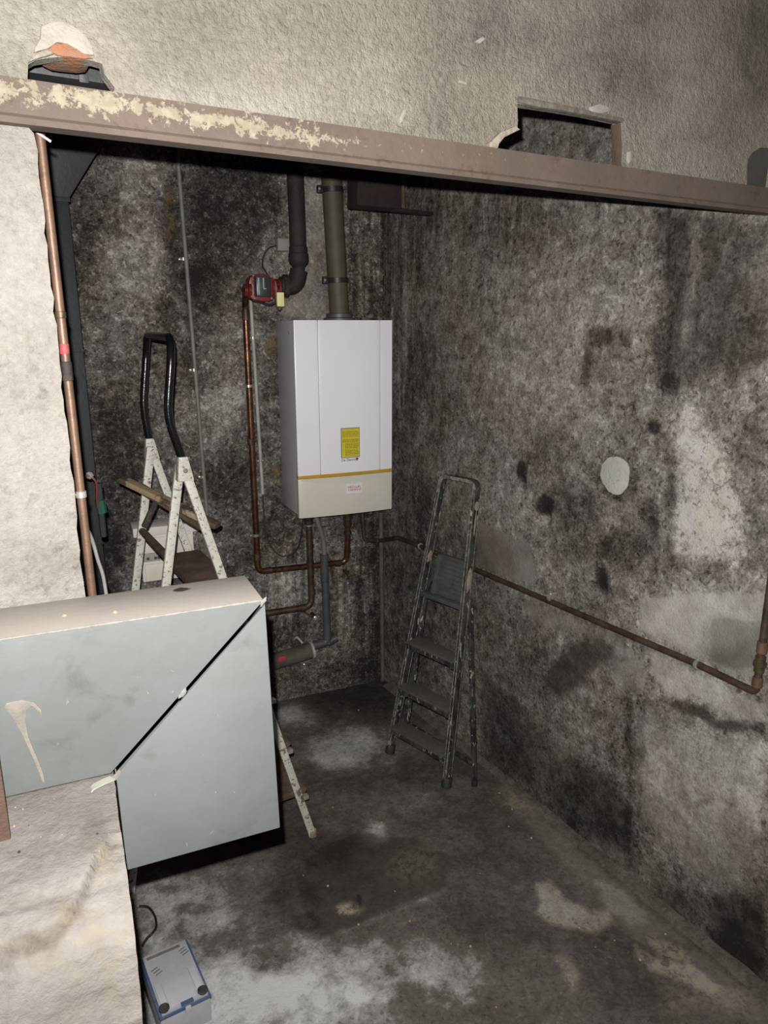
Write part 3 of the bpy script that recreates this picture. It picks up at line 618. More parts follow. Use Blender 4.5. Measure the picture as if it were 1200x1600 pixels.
# ragged plaster lip, the brick jamb and white nicks round the right hole
mb = MB(); op = fpoly([(808, 160), (809, 150), (826, 153), (860, 160), (900, 168), (940, 178), (974, 185), (972, 192), (920, 181), (880, 174), (840, 168)])
mb.prism([(x, YF - .004, z) for x, z in op], (0, .02, 0)).build('mortar_lip', M['lip'], wf, bevel=.003)
mb = MB(); op = fpoly([(970.5, 264), (971.5, 226), (969.5, 191), (975, 191), (977, 226), (976, 264)])
mb.prism([(x, YF + .002, z) for x, z in op], (0, WT, 0)).build('brick_jamb', M['rustpost'], wf, bevel=.002)
mb = MB(); op = fpoly([(758, 240), (762, 224), (778, 208), (802, 198), (809, 204), (796, 210), (784, 216), (776, 226), (772, 238)])
mb.prism([(x, YF - .009, z) for x, z in op], (0, .012, 0)).build('broken_plaster', M['splat'], wf, bevel=.002)
for op in ([(920, 168), (934, 163), (948, 168), (950, 175), (936, 178), (922, 175)], [(979, 238), (983, 236), (984, 248), (981, 256), (978, 250)], [(622, 186), (628, 172), (634, 170), (630, 182), (625, 193)], [(740, 66), (752, 58), (757, 62), (748, 69)], [(716, 126), (728, 130), (726, 134), (717, 130)]):
    mb = MB(); q = fpoly(op); mb.prism([(x, YF - .005, z) for x, z in q], (0, .013, 0)).build('plaster_nick', M['nick'], wf, bevel=.001)

mb = MB(); mb.prism([(x, YF + .012, z) for x, z in HC], (0, .008, 0)).build('hole_cover', M['cover'], wf)['label'] = 'dark grey cover in a round hole'
# low wall under the duct ----------------------------------------------
SR = CORNER  # the low wall follows the same skew as the back wall
A0 = Vector((.410, 1.105, 0))                       # plan corner of the duct's face
def dpt(s, t, z): return A0 + BX * s + BY * t + UP * z   # along the duct, away from the viewer, up
SX = -.262; SZ = 1.281
prof = [(.36, SZ)] + [(.34 - .03 * k, SZ) for k in range(18)] + [(-.20, SZ - .001), (-.215, SZ - .004), (-.23, SZ - .011), (-.24, SZ - .012), (-.255, SZ - .018), (-.268, SZ - .024), (-.28, SZ - .034), (-.29, SZ - .05), (-.295, SZ - .07)] + [(-.298 - .002 * k, SZ - .09 - .035 * k) for k in range(14)] + [(-.335, SZ - .7), (-.34, SZ - 1.0), (-.34, -.02)]
prof = [p_ for a_, b_ in zip(prof[:-1], prof[1:]) for p_ in ([(a_[0] + (b_[0] - a_[0]) * q_ / 6, a_[1] + (b_[1] - a_[1]) * q_ / 6) for q_ in range(6)] if a_[0] < .06 and a_[1] > .9 else [a_])] + [prof[-1]]
def plan_st(x, y):
    d_ = on_z(x, y, SZ) - A0; return (d_.dot(BX), d_.dot(BY))
CK = [[plan_st(x, y) for x, y in ((-160, 1490), (-60, 1468), (0, 1450), (50, 1432), (80, 1425), (110, 1400), (130, 1375), (150, 1340), (174, 1312))],
      [plan_st(x, y) for x, y in ((-160, 1560), (0, 1530), (60, 1508), (130, 1480), (180, 1462), (222, 1458))]]
def ledge(s_, t_):
    """broken layers of mortar: how far the surface has dropped"""
    z_ = 0.0
    for ck, dz in zip(CK, (.011, .016)):
        tc = float(np.interp(s_, [c_[0] for c_ in ck], [c_[1] for c_ in ck])) + .03 * float(fbm(np.array(s_ + 2.), np.array(5.), 22, 4))
        k_ = min(1, max(0, (tc - t_) / .006 + .5)); z_ += dz * k_
    return z_
ns = 150; vs = []; ss = np.linspace(-1.0, SX, ns)
for i, s_ in enumerate(ss):
    for j, (t_, z_) in enumerate(prof):
        a, b = float(fbm(np.array(s_ + 4.), np.array(t_ - z_ + 8.), 7, 4)), float(fbm(np.array(s_ + 1.), np.array(t_ - z_ + 3.), 26, 4))
        k = 1.0 if t_ < -.1 else .35
        edge = .05 * float(fbm(np.array(s_ + 9.), np.array(2.), 6, 3)) if t_ < -.18 else 0
        e2 = (.012 * float(fbm(np.array(t_ - z_ + 5.), np.array(4.), 12, 4)) * min(1, max(0, .12 - t_) * 6)) if i == ns - 1 else 0
        p_ = dpt(s_ + e2, t_ + edge + (a * .03 + b * .012) * k * (t_ < -.25), z_ + (a * .012 + b * .008) * k - (.004 if t_ > .02 else 0) - ledge(s_, t_) * (t_ < .0)); vs.append(p_)
m_ = len(prof); fs = [(i * m_ + j, i * m_ + j + 1, (i + 1) * m_ + j + 1, (i + 1) * m_ + j) for i in range(ns - 1) for j in range(m_ - 1)]
k = len(vs); vs += [dpt(-1.0, .36, -.02), dpt(SX, .36, -.02)]
fs += [tuple((ns - 1) * m_ + j for j in range(m_)) + (k + 1,), tuple(j for j in range(m_ - 1, -1, -1)) + (k,), (0, m_ * (ns - 1), k + 1, k)]
mb = MB().add(vs, fs); lw = mb.build('wall_low', M['sill'], smooth=50); lw['kind'] = 'structure'
X = np.array([v_.co.x for v_ in lw.data.vertices]); Yv = np.array([v_.co.y for v_ in lw.data.vertices]); Zv = np.array([v_.co.z for v_ in lw.data.vertices])
g = blobs(X, Yv, lambda x, y: tuple(on_z(x, y, SZ))[:2], [(60, 1300, 120, 50, .04, .6), (150, 1290, 24, 60, .12, .4), (120, 1410, 60, 22, .1, .5, 0, .6), (160, 1340, 24, 30, .02, .5, 0, .7), (60, 1440, 90, 16, .08, .5, 0, .4), (60, 1500, 90, 40, -.12, .5), (180, 1430, 30, 40, -.05, .6, 0, .3), (50, 1250, 70, 20, .06, .5), (70, 1400, 80, 10, .12, .4)], .34, [([(-60, 1466), (0, 1447), (50, 1430), (80, 1422), (110, 1397), (130, 1372), (150, 1338), (178, 1308), (180, 1316), (154, 1346), (136, 1378), (114, 1406), (82, 1434), (50, 1443), (0, 1462)], .28, .004), ([(0, 1527), (60, 1504), (130, 1476), (180, 1459), (222, 1455), (222, 1462), (180, 1468), (130, 1486), (60, 1516), (0, 1540)], .26, .004), ([(0, 1460), (80, 1438), (150, 1390), (200, 1400), (214, 1450), (130, 1474), (0, 1520)], -.08, .02, 0, 0, .4)])
g[..., 0] += np.where(Zv < SZ - .05, .02, 0) + fbm(X * 1.0, Yv + Zv, 9, 4) * .3  # front face darkened in its colour to offset the close flash
set_grime(lw.data, g)

# fillet of crumbling mortar along the foot of the right wall
mb = MB(); vs = []; fs = []; n = 150
for i in range(n):
    y = .5 + (3.3 - .5) * i / (n - 1); r = .014 + .014 * float(fbm(np.array(y), np.array(3.), 5, 4)); h = .006 + .016 * abs(float(fbm(np.array(y), np.array(9.), 12, 4)))
    vs += [(XR - .02 - r * 1.6, y, -.004), (XR - .02 - r * .8, y, h * .55), (XR - .012, y, h * 1.4), (XR + .01, y, h * 1.8), (XR + .01, y, -.004)]
for i in range(n - 1):
    for k in range(5): k2 = (k + 1) % 5; fs.append((i * 5 + k, i * 5 + k2, i * 5 + 5 + k2, i * 5 + 5 + k))
fs += [(0, 1, 2, 3, 4), tuple((n - 1) * 5 + k for k in (4, 3, 2, 1, 0))]
tr = mb.add(vs, fs).build('trim_1', M['floor'], smooth=60); tr['kind'] = 'structure'
set_grime(tr.data, np.tile([.66, 0, .05], (len(tr.data.vertices), 1)))

# ================================================================== THINGS
# steel lintel ------------------------------------------------------------
Z0, Z1 = 2.281, 2.343
t = thing('steel_lintel', 'long rust-brown steel lintel beam with flaking cream paint spanning the opening', 'beam', (.9, YF, Z0))
mb = MB(); n = 60; x0, x1 = -.6, XR + .03
def sect(x):
    yf = YF - .02
    return [(x, yf, Z1), (x, yf - .001, Z0 + .014), (x, yf - .005, Z0 + .009), (x, yf - .006, Z0), (x, yf + .03, Z0), (x, yf + .03, Z0 + .006), (x, yf + .014, Z0 + .008), (x, yf + .014, Z1)]
vs = []; fs = []
for i in range(n): vs += sect(x0 + (x1 - x0) * i / (n - 1))
for i in range(n - 1):
    for k in range(8): k2 = (k + 1) % 8; fs.append((i * 8 + k, i * 8 + k2, i * 8 + 8 + k2, i * 8 + 8 + k))
fs += [tuple(range(8)), tuple((n - 1) * 8 + k for k in range(7, -1, -1))]
mb.add(vs, fs).build('beam_profile', 'beam', t, smooth=30)
# sheet-metal duct --------------------------------------------------------
t = thing('sheet_metal_duct', 'large grey sheet-metal duct elbow with mitred seam lying on the low wall', 'duct', dpt(-.13, .07, 1.10))
DD = .138
def hollow(o, cut):
    """sheet metal: open the mitred end and give the sheet its thickness"""
    bm = bmesh.new(); bm.from_mesh(o.data)
    bmesh.ops.delete(bm, geom=[f for f in bm.faces if abs(f.normal.dot(cut)) > .97], context='FACES')
    bmesh.ops.solidify(bm, geom=bm.faces[:], thickness=.0015); bm.to_mesh(o.data); bm.free(); o.data.set_sharp_from_angle(angle=math.radians(35))
def dprism(pts, d0=0.0, depth=DD): return MB().prism([dpt(a, d0, z) for a, z in pts], BY * depth)
gp = .0034
hs = dprism([(-1.25, 1.549), (0, 1.549), (-.262 - gp, 1.2865 + gp), (-1.25, 1.2865)]).build('horizontal_section', 'duct', t, bevel=.002)
vs_ = dprism([(.002, 1.549 - gp * 2.2), (.012, 1.101), (-.256, 1.100), (-.262 + gp, 1.2865 - gp)]).build('vertical_section', 'duct', t, bevel=.003)
cutn = (BX - UP).normalized(); hollow(hs, cutn); hollow(vs_, cutn)
lip = MB().tube([dpt(-1.25, .001, 1.5485), dpt(-.004, .001, 1.5485)], .0022, 8).build('folded_edge', 'sealant', hs)
for (px, py, r) in ((285, 1083, .007), (181, 1213, .008), (411, 940, .005)):
    q = hit(px, py, dpt(0, 0, 0), BY); mb = MB(); pts = []
    for k in range(14):
        a = 2 * math.pi * k / 14; rr = r * random.uniform(.7, 1.3); d = BX * (math.cos(a) * 1.0 + math.sin(a) * .7) + UP * (math.sin(a) * 1.3 + .4 * math.cos(a)); pts.append(q + d * rr + BY * .001)
    mb.prism(pts, BY * -.003).build('sealant_blob', 'sealant', t, bevel=.001)
dr = [hit(x, y, dpt(0, 0, 0), BY) + BY * .0005 for x, y in ((6, 1104), (10, 1098), (34, 1093), (54, 1097), (64, 1108), (66, 1122), (62, 1112), (50, 1103), (42, 1108), (40, 1125), (44, 1150), (52, 1170), (60, 1188), (68, 1210), (70, 1222), (66, 1221), (60, 1204), (48, 1176), (36, 1150), (22, 1124))]
MB().prism(dr, BY * -.0018).build('paint_drip', 'cream', hs, bevel=.0006)
for k in range(14):
    px, py = random.uniform(190, 430), random.uniform(1000, 1330)
    if py > 1250 and px < 210: continue
    q = hit(px, py, dpt(0, 0, 0), BY)
    if (px < 180 and py > 1210) or px > 405: continue
    a = random.uniform(.5, 2.2); l = random.uniform(.0015, .004); d = BX * math.cos(a) + UP * math.sin(a)
    MB().box(q - BY * .0004, d * l, UP.cross(BY) * .0005, BY * .0005).build('paint_fleck', 'sealant', t, smooth=0)
q = on_z(284, 922, 1.549); pts = [q + Vector((math.cos(a) * .014 * random.uniform(.7, 1.3), math.sin(a) * .009 * random.uniform(.7, 1.3), -.0003)) for a in np.linspace(0, 6.0, 9)]
MB().prism(pts, UP * .0014).build('chipped_spot', 'iron', hs, smooth=0)
for (px, py) in ((180, 957), (101, 962)):
    q = on_z(px, py, 1.549); MB().lathe(q - UP * .001, UP, [(.004, 0), (.003, .003), (.001, .004)], 7).build('crumb', 'wood_pale', hs)

# rusty post, tape, grit on the low wall ------------------------------------
q = on_z(17, 1311, SZ)
t_ = MB().prism([q + Vector((0, 0, 0)), q + BX * -.10, q + BX * -.10 + BY * .008, q + BY * .008], UP * .75)
o = t_.build('steel_flat', M['rustpost'], loc=q, bevel=.001); tag(o, 'rust-brown flat steel upright standing on the low wall at the left edge', 'steel bar')
q0 = on_z(142, 1238, SZ); q1 = on_z(176, 1221, SZ)
mb = MB(); path = [q0 + UP * .002, q0 + (q1 - q0) * .12 + UP * .006, q0 + (q1 - q0) * .5 + UP * .007, q1 + UP * .006]
mb.bar(spline(path, 6), .014, .002, BY); o = mb.build('tape_strip', M['tape'], loc=q0); tag(o, 'pale curled strip of tape on the low wall beside the duct corner', 'tape')
for i, (px, py) in enumerate(((24, 1262), (36, 1264), (70, 1270), (22, 1291), (64, 1307), (30, 1331), (155, 1329), (85, 1248), (152, 1304), (97, 1304), (170, 1304), (45, 1290))):
    q = on_z(px, py, SZ); r = random.uniform(.0010, .0024)
    o = MB().lathe(q - UP * .001, UP + Vector((random.uniform(-.3, .3), random.uniform(-.3, .3), 0)), [(r * .8, 0), (r, r * .6), (r * .5, r * 1.3)], 6).build('grit_crumb', M[('wood_pale', 'crumb', 'iron')[i % 3]], loc=q, smooth=0)
    tag(o, 'tiny crumb of grit on the top of the low wall', 'debris', 'crumbs on the low wall')

# wall-hung boiler -----------------------------------------------------------
BO = .30; SL, SRR = -.571, -.088; ZB, ZTOP = 1.098, 2.013; ZS = 1.293
t = thing('gas_boiler', 'white wall-hung boiler with yellow label and amber trim strip', 'boiler', bpt((SL + SRR) / 2, .15, ZB))
dep = lambda k: BO + .012 * (1 - (2 * k - 1) ** 2)          # gently bowed front
mb = MB().box(bpt((SL + SRR) / 2, BO / 2 - .005, (ZB + ZTOP) / 2 + .004), BX * ((SRR - SL) / 2 - .001), BY * (BO / 2 - .017), UP * ((ZTOP - ZB) / 2 - .006))
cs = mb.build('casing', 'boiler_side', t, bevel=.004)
def bowed(z0, z1, k0, k1, back, grow=0.0, n=14, zfun=None):
    ks = [k0 + (k1 - k0) * i / n for i in range(n + 1)]; pf = [(SL + (SRR - SL) * k_, dep(k_) + grow) for k_ in ks]
    return MB().prism([bpt(s_, o_, z0) for s_, o_ in pf] + [bpt(pf[-1][0], back, z0), bpt(pf[0][0], back, z0)], UP * (z1 - z0))
K1, K2 = .225, .862; gv = .0042
fpan = bowed(ZS + .010, ZTOP, 0, K1 - gv, BO - .025).build('front_panel', 'boiler', t, bevel=.003)
bowed(ZS + .010, ZTOP, K1 + gv, K2 - gv, BO - .025).build('front_panel', 'boiler', t, bevel=.003)
bowed(ZS + .010, ZTOP, K2 + gv, 1, BO - .025).build('front_panel', 'boiler', t, bevel=.003)
bowed(ZS + .012, ZTOP - .002, .01, .99, BO - .026, -.013).build('panel_back', 'boiler', t)
bowed(ZS - .004, ZS + .012, .0, 1, BO - .025, .001).build('amber_trim', 'yellow_trim', t, bevel=.002)
bowed(ZB, ZS - .005, 0, 1, BO - .03).build('lower_panel', 'boiler_low', t, bevel=.003)
mb = MB(); ks = np.linspace(.03, .97, 24); up_ = [bpt(SL + (SRR - SL) * k_, dep(k_) + .0022, ZS - .008) for k_ in ks]; lo_ = [bpt(SL + (SRR - SL) * k_, dep(k_) + .0022, ZS - .010 - .030 * (1 - (2 * k_ - 1) ** 2)) for k_ in ks]
vs = up_ + lo_ + [p_ + BY * .004 for p_ in up_ + lo_]; n = 24; fs = []
for i in range(n - 1): fs += [(i, i + n, i + n + 1, i + 1), (i + 2 * n, i + 2 * n + 1, i + 3 * n + 1, i + 3 * n), (i + n, i + 3 * n, i + 3 * n + 1, i + n + 1), (i, i + 1, i + 1 + 2 * n, i + 2 * n)]
mb.add(vs, fs).build('grip_lip', 'boiler_low', t, smooth=20)
for zz, ss_ in ((ZTOP - .055, SL - .001),):
    MB().lathe(bpt(ss_, .235, zz), -BX, [(.007, 0), (.007, .003), (.003, .005)], 10).build('screw', 'clip', cs)
# yellow instruction label, maker's lettering, red sticker
def kof(px, py): return (bs(on_back(px, py, BO + .01)) - SL) / (SRR - SL), on_back(px, py, BO + .01).z
ka, za = kof(532, 669); kb, zb_ = kof(562, 714)
def patch(name, mat, k0, k1, z0, z1, lift, par): return bowed(z0, z1, k0, k1, BO - .005, lift, 6).build(name, mat, par, bevel=0)
lr = patch('label_rim', 'label_grey', ka, kb, zb_, za, .0012, t)
lb = patch('warning_label', 'label_yellow', ka + .008, kb - .008, zb_ + .004, za - .004, .0020, t); lb['label'] = 'yellow instruction label'
mb = MB()
for r in range(17):
    z_ = za - .012 - r * (za - zb_ - .02) / 16.5; a = ka + .016; b = kb - .014
    if r in (0, 5): continue
    k_ = a + (.03 if r > 7 else .0)
    while k_ < b - .004:
        l = random.uniform(.006, .02); k2 = min(k_ + l, b); d_ = dep(k_) + .0022
        mb.box(bpt(SL + (SRR - SL) * (k_ + k2) / 2, d_, z_), BX * ((SRR - SL) * (k2 - k_) / 2), BY * .0003, UP * (.0022 if r % 4 else .0012)); k_ = k2 + .006
o = mb.build('label_print', 'ink_olive', lb, smooth=0); o['kind'] = 'stuff'
k_, z_ = kof(546, 718); FR = (BX, UP)
lettering('maker_lettering', 'De Dietrich', 'ink', t, bpt(SL + (SRR - SL) * k_, dep(k_) + .0012, z_ - .001), BX, UP, .0175)
k_, z_ = kof(557.5, 716.5); q = bpt(SL + (SRR - SL) * k_, dep(k_) + .0008, z_)
mb = MB(); mb.prism([q + UP * .008, q + BX * .006, q - UP * .008, q - BX * .006], BY * -.001); mb.box(q - BY * .0005, BX * .008, BY * .0006, UP * .0014)
mb.build('maker_emblem', 'ink', t, smooth=0)
ka, za = kof(541, 756); kb, zb_ = kof(565, 769)
sk_ = patch('installer_sticker', 'sticker', ka, kb, zb_, za, .0032, t); sk_['label'] = 'white sticker with red lettering'
k_ = (ka + kb) / 2; zc = (za + zb_) / 2
lettering('sticker_lettering', 'HEO-LAL', 'ink_red', sk_, bpt(SL + (SRR - SL) * k_, dep(k_) + .0042, zc + .007), BX, UP, .017)
lettering('sticker_lettering', 'THERMIQUE', 'ink_red', sk_, bpt(SL + (SRR - SL) * k_, dep(k_) + .0042, zc - .007), BX, UP, .0125)
q = on_back(530, 496, .17); q.z = ZTOP
FS = bs(q)
MB().lathe(bpt(FS, .17, ZTOP - .004), UP, [(.075, 0), (.075, .012), (.062, .016), (.062, .034), (.052, .036)], 28).build('flue_collar', 'pvc', t)
MB().box(bpt(SRR - .10, .2, ZTOP + .006), BX * .02, BY * .02, UP * .006).build('top_bracket', 'pvc', t, bevel=.002)
MB().box(bpt((SL + SRR) / 2, .14, ZB + .008), BX * .22, BY * .11, UP * .01).build('underside_plate', 'pvc', t)

# flue pipe ------------------------------------------------------------------
fa = bpt(FS, .17, ZTOP + .03); fb = on_back(517, 262, .17); fb = fb + (fb - fa) * .35
t = thing('flue_pipe', 'olive-brown plastic flue pipe rising from the boiler top', 'pipe', fa)
MB().tube([fa, fb], .0465, 28).build('pipe_tube', 'flue', t)
for i, py in enumerate((297, 438)):
    k_ = (on_back(520, py, .17).z - fa.z) / (fb.z - fa.z); c = fa + (fb - fa) * k_; ax = (fb - fa).normalized()
    cl = MB().lathe(c - ax * .012, ax, [(.047, 0), (.051, .001), (.051, .023), (.047, .024)], 28).build('pipe_clamp', 'black_clip', t)
    MB().box(c - BX * .060, BX * .012, BY * .012, UP * .016).build('clamp_lug', 'black_clip', cl, bevel=.003)
    MB().lathe(c - BX * .066 - BY * .012, -BY, [(.006, 0), (.006, .006), (.003, .008)], 8).build('clamp_screw', 'clip', cl)
MB().lathe(fa + (fb - fa) * ((on_back(520, 268, .17).z - fa.z) / (fb.z - fa.z)) , (fb - fa), [(.0465, 0), (.050, .003), (.050, .2), (.0465, .203)], 28).build('pipe_socket', 'flue', t)

# iron pipe with coupling and elbow --------------------------------------------
io = .12
pa = on_back(459, 255, io); pa = pa + UP * .35; pb = on_back(466, 392, io)
t = thing('iron_pipe', 'thick dark iron pipe dropping to an elbow left of the flue pipe', 'pipe', pb)
MB().tube([pa, pb], .0385, 24).build('pipe_tube', 'iron', t)
dn = (pb - pa).normalized()
MB().lathe(pb - dn * .02, dn, [(.039, 0), (.0425, .004), (.0425, .03), (.046, .034), (.047, .062), (.043, .078), (.034, .086), (.027, .096), (.027, .112)], 24).build('coupling', 'iron', t)
pc = pb + dn * .085; pe = on_back(462, 443, io); pf_ = on_back(437, 445, io)
MB().tube(fillet([pc, pe + UP * -.01, pe - BX * .075 + UP * -.012], .062, 8), .041, 20).build('elbow', 'iron', t)
MB().lathe(pe - BX * .035 - UP * .012, -BX, [(.042, 0), (.052, .003), (.052, .026), (.042, .030), (.030, .042), (.030, .075)], 8).build('union_nut', 'iron', t, bevel=.002)
# circulation pump --------------------------------------------------------------
pc = on_back(408, 450, .13)
t = thing('circulation_pump', 'red circulation pump with dark motor head above the copper riser', 'pump', pc - UP * .09)
mb = MB(); pr = []
for a in np.linspace(0, 2 * math.pi, 28, endpoint=False):
    ca, sa = math.cos(a), math.sin(a); e = .62
    pr.append(pc + BX * (math.copysign(abs(ca) ** e, ca) * .062) + UP * (math.copysign(abs(sa) ** e, sa) * .060) + BY * .05)
mb.prism(pr, BY * -.075).build('pump_body', 'pump_red', t, bevel=.008)
mb = MB(); mb.box(pc - BX * .006 + UP * .004 - BY * .045, BX * .034, BY * .03, UP * .044)
mh = mb.build('motor_head', 'pump_dark', t, bevel=.007)
MB().box(pc - BX * .030 + UP * .004 - BY * .0755, BX * .0035, BY * .001, UP * .036).build('motor_stripe', 'pump_light', mh)
MB().box(pc - BX * .008 + UP * .018 - BY * .0755, BX * .003, BY * .001, UP * .022).build('motor_stripe', 'pump_light', mh)
MB().box(pc - BX * .003 + UP * -.006 - BY * .0755, BX * .006, BY * .001, UP * .003).build('motor_stripe', 'pump_light', mh)
MB().lathe(pc + BX * .045, BX, [(.042, 0), (.042, .012), (.030, .016), (.030, .03), (.038, .032), (.038, .042)], 20).build('outlet_flange', 'pump_red', t)
MB().lathe(pc + BX * .058, BX, [(.036, 0), (.036, .004)], 20).build('gasket_ring', 'pump_light', t)
MB().lathe(pc - BX * .05 - UP * .01, -BX, [(.036, 0), (.036, .012), (.027, .016), (.027, .03)], 20).build('inlet_flange', 'pump_red', t)
MB().tube(spline([pc - BX * .05 - UP * .055 - BY * .02, pc - BX * .01 - UP * .062 - BY * .02, pc + BX * .03 - UP * .075 - BY * .02, pc + BX * .055 - UP * .066 - BY * .02]), .006, 8).build('under_bracket', 'black_clip', t)
for dx, dz in ((-.03, -.046), (.03, -.046), (.03, .05), (-.03, .052)):
    MB().lathe(pc + BX * dx * 1.35 + UP * dz - BY * .024, -BY, [(.005, 0), (.005, .005), (.002, .007)], 8).build('bolt', 'clip', t)
# grey junction box + cable
q = on_back(441, 383, .02)
t = thing('junction_box', 'small square grey junction box behind the iron pipe', 'junction box', q - UP * .03)
MB().box(q, BX * .028, BY * .022, UP * .028).build('box_body', 'grey_box', t, bevel=.003)
MB().box(q - BY * .022, BX * .026, BY * .004, UP * .026).build('box_lid', 'grey_box', t, bevel=.002)
o = MB().tube(spline([on_back(432, 384, .02), on_back(420, 388, .02), on_back(412, 400, .02), on_back(410, 415, .03), on_back(416, 426, .06), on_back(420, 434, .10), on_back(412, 429, .13), on_back(406, 434, .15)]), .0032, 8).build('pump_cable', M['cable'], loc=q)
tag(o, 'thin black cable looping from grey junction box to red pump', 'cable')
# yellow tag box
q = on_back(437.5, 468, .19)
t = thing('relay_box', 'small pale yellow plastic box hanging under the iron elbow', 'control box', q - UP * .035)
MB().box(q, BX * .0165, BY * .012, UP * .031).build('box_body', 'yellow_box', t, bevel=.002)
MB().tube(spline([q + UP * .03, q + UP * .045 - BX * .004, q + UP * .06 + BY * .03]), .003, 8).build('hanger_wire', 'cable', t)
MB().tube(spline([q - UP * .03 + BX * .008, q - UP * .045 + BX * .002, q - UP * .047 - BX * .008, q - UP * .03 - BX * .018, q + UP * .01 - BX * .022 + BY * .01]), .003, 8).build('wire_loop', 'cable', t)
# copper riser ---------------------------------------------------------------------
ro = .065
pts = [pc - BX * .075 - UP * .01, on_back(385, 463, .09), on_back(383, 480, ro), on_back(403, 893, ro), on_back(470, 886, ro), on_back(541, 878, ro), on_back(543, 846, ro + .02), on_back(543, 818, ro + .04), on_back(542, 800, ro + .05)]
pts[0] = pc - BX * .078 - UP * .01; pts[1] = on_back(384, 452, .115)
t = thing('copper_riser', 'copper pipe running from the red pump down and across under the boiler', 'pipe', pts[3])
MB().tube(fillet(pts, .035, 6), .0155, 16).build('pipe_tube', 'copper', t)
for (px, py) in ((388.5, 603), (399.5, 836)):
    q = on_back(px, py, ro); cl = MB().lathe(q - UP * .007, UP, [(.0165, 0), (.019, .001), (.019, .013), (.0165, .014)], 16).build('pipe_clip', 'clip', t)
    MB().tube([q - BX * .019, q - BX * .030], .006, 8).build('clip_screw', 'clip', cl)
    MB().tube([q + BY * .016, q + BY * ro], .005, 8).build('clip_stem', 'clip', cl)
for (px, py, ax, l) in ((384, 492, UP, .05), (392, 690, UP, .03), (401.5, 870, UP, .035), (420, 891, BX, .03), (528, 880, BX, .03), (543, 860, UP, .03)):
    q = on_back(px, py, ro); MB().lathe(q - ax * l / 2, ax, [(.0155, 0), (.018, .002), (.018, l - .002), (.0155, l)], 16).build('pipe_sleeve', 'copper_dark', t)
q = on_back(543, 822, ro + .04); MB().lathe(q, UP, [(.016, 0), (.023, .003), (.023, .025), (.019, .03), (.024, .034), (.024, .06)], 8).build('valve_body', 'iron', t)
q = on_back(543, 832, ro + .03); MB().lathe(q - UP * .01, UP, [(.016, 0), (.0215, .002), (.0215, .016), (.016, .018)], 6).build('union_nut', 'iron', t)
# drain cock under it
q = on_back(544, 897, .06)
t = thing('drain_cock', 'small dark brass drain cock on the wall under the copper bend', 'valve', q - UP * .03)
MB().tube([q + BY * .06, q - BY * .02], .010, 10).build('cock_body', 'brass', t)
MB().tube([q - UP * .028, q + UP * .018], .007, 10).build('cock_spout', 'iron', t)
MB().box(q - BY * .024 + BX * .012, BX * .022, BY * .003, UP * .006).build('cock_lever', 'brass', t, bevel=.002)
# grey conduit lying above the copper bend
qa = on_back(409, 889, .045) + UP * .004; qb = on_back(478, 880, .045) + UP * .004
t = thing('pipe_conduit', 'short grey conduit strapped along the level copper pipe under the boiler', 'conduit', qa)
MB().tube([qa, qb], .0085, 10).build('conduit_tube', 'hose', t)
for k_ in (.30, .76): MB().lathe(qa + (qb - qa) * k_, (qb - qa), [(.0086, 0), (.0105, .001), (.0105, .005), (.0086, .006)], 10).build('strap', 'cable', t)
# dark copper return -----------------------------------------------------------------
ro2 = .085
pts = [on_back(482, 803, ro2), on_back(487, 947, ro2), on_back(400, 961, ro2)]
t = thing('copper_return', 'brown copper pipe dropping from boiler then turning left behind the duct', 'pipe', pts[1])
MB().tube(fillet(pts, .045, 8), .0165, 16).build('pipe_tube', 'copper_dark', t)
q = pts[0]; MB().lathe(q - UP * .055, UP, [(.017, 0), (.026, .004), (.026, .022), (.02, .026), (.023, .03), (.023, .055)], 8).build('union_nut', 'iron', t)
MB().lathe(q - UP * .062, UP, [(.02, 0), (.02, .006)], 16).build('bright_ring', 'clip', t)
for (px, py, ax) in ((487, 925, UP), (474, 949.5, BX), (484.5, 880, UP)):
    q = on_back(px, py, ro2); MB().lathe(q - ax * .014, ax, [(.0165, 0), (.0195, .002), (.0195, .026), (.0165, .028)], 16).build('pipe_sleeve', 'copper_dark', t)
# wall stub with rubble under return
q = on_back(490, 962, .03)
t = thing('wall_stopcock', 'small rough metal stopcock on the wall left of the grey drain pipe', 'valve', q)
MB().tube([q + BY * .03, q - BY * .03], .012, 10).build('stub_pipe', 'iron', t)
MB().tube(spline([q - BX * .05 + UP * .03 , q - BX * .02 + UP * .004, q, q + BX * .03 + UP * .006]), .006, 8).build('cross_handle', 'brass', t)
MB().lathe(q - BY * .03, -BY, [(.014, 0), (.014, .01), (.006, .014)], 8).build('stub_cap', 'clip', t)
# condensate hose and drain pipe --------------------------------------------------------
t = thing('condensate_hose', 'short grey bent hose from boiler into the drain pipe', 'hose', on_back(507, 868, .09))
MB().tube(spline([on_back(492, 803, .12), on_back(497, 818, .12), on_back(503, 836, .11), on_back(506, 852, .10), on_back(507, 874, .09)]), .0125, 14).build('hose_tube', 'hose', t)
pts = [on_back(506.5, 868, .09), on_back(511.5, 1003, .09), on_back(489, 1009, .09)]
t = thing('drain_pipe', 'dark grey plastic drain pipe standing under the condensate hose', 'pipe', pts[1])
MB().tube([pts[0], pts[1]], [.0195, .0215], 18).build('pipe_tube', 'pvc', t)
MB().lathe(pts[0] - UP * .012, UP, [(.0195, 0), (.0235, .002), (.0235, .018), (.0195, .02)], 18).build('top_collar', 'pvc', t)
MB().lathe(pts[0] - UP * .14, UP, [(.0195, 0), (.0222, .003), (.0222, .13), (.0195, .132)], 18).build('pipe_socket', 'pvc', t)
MB().tube(fillet([pts[1] + UP * .05, pts[1], pts[1] - BX * .09 - UP * .008], .03), .023, 18).build('tee_branch', 'pvc', t)
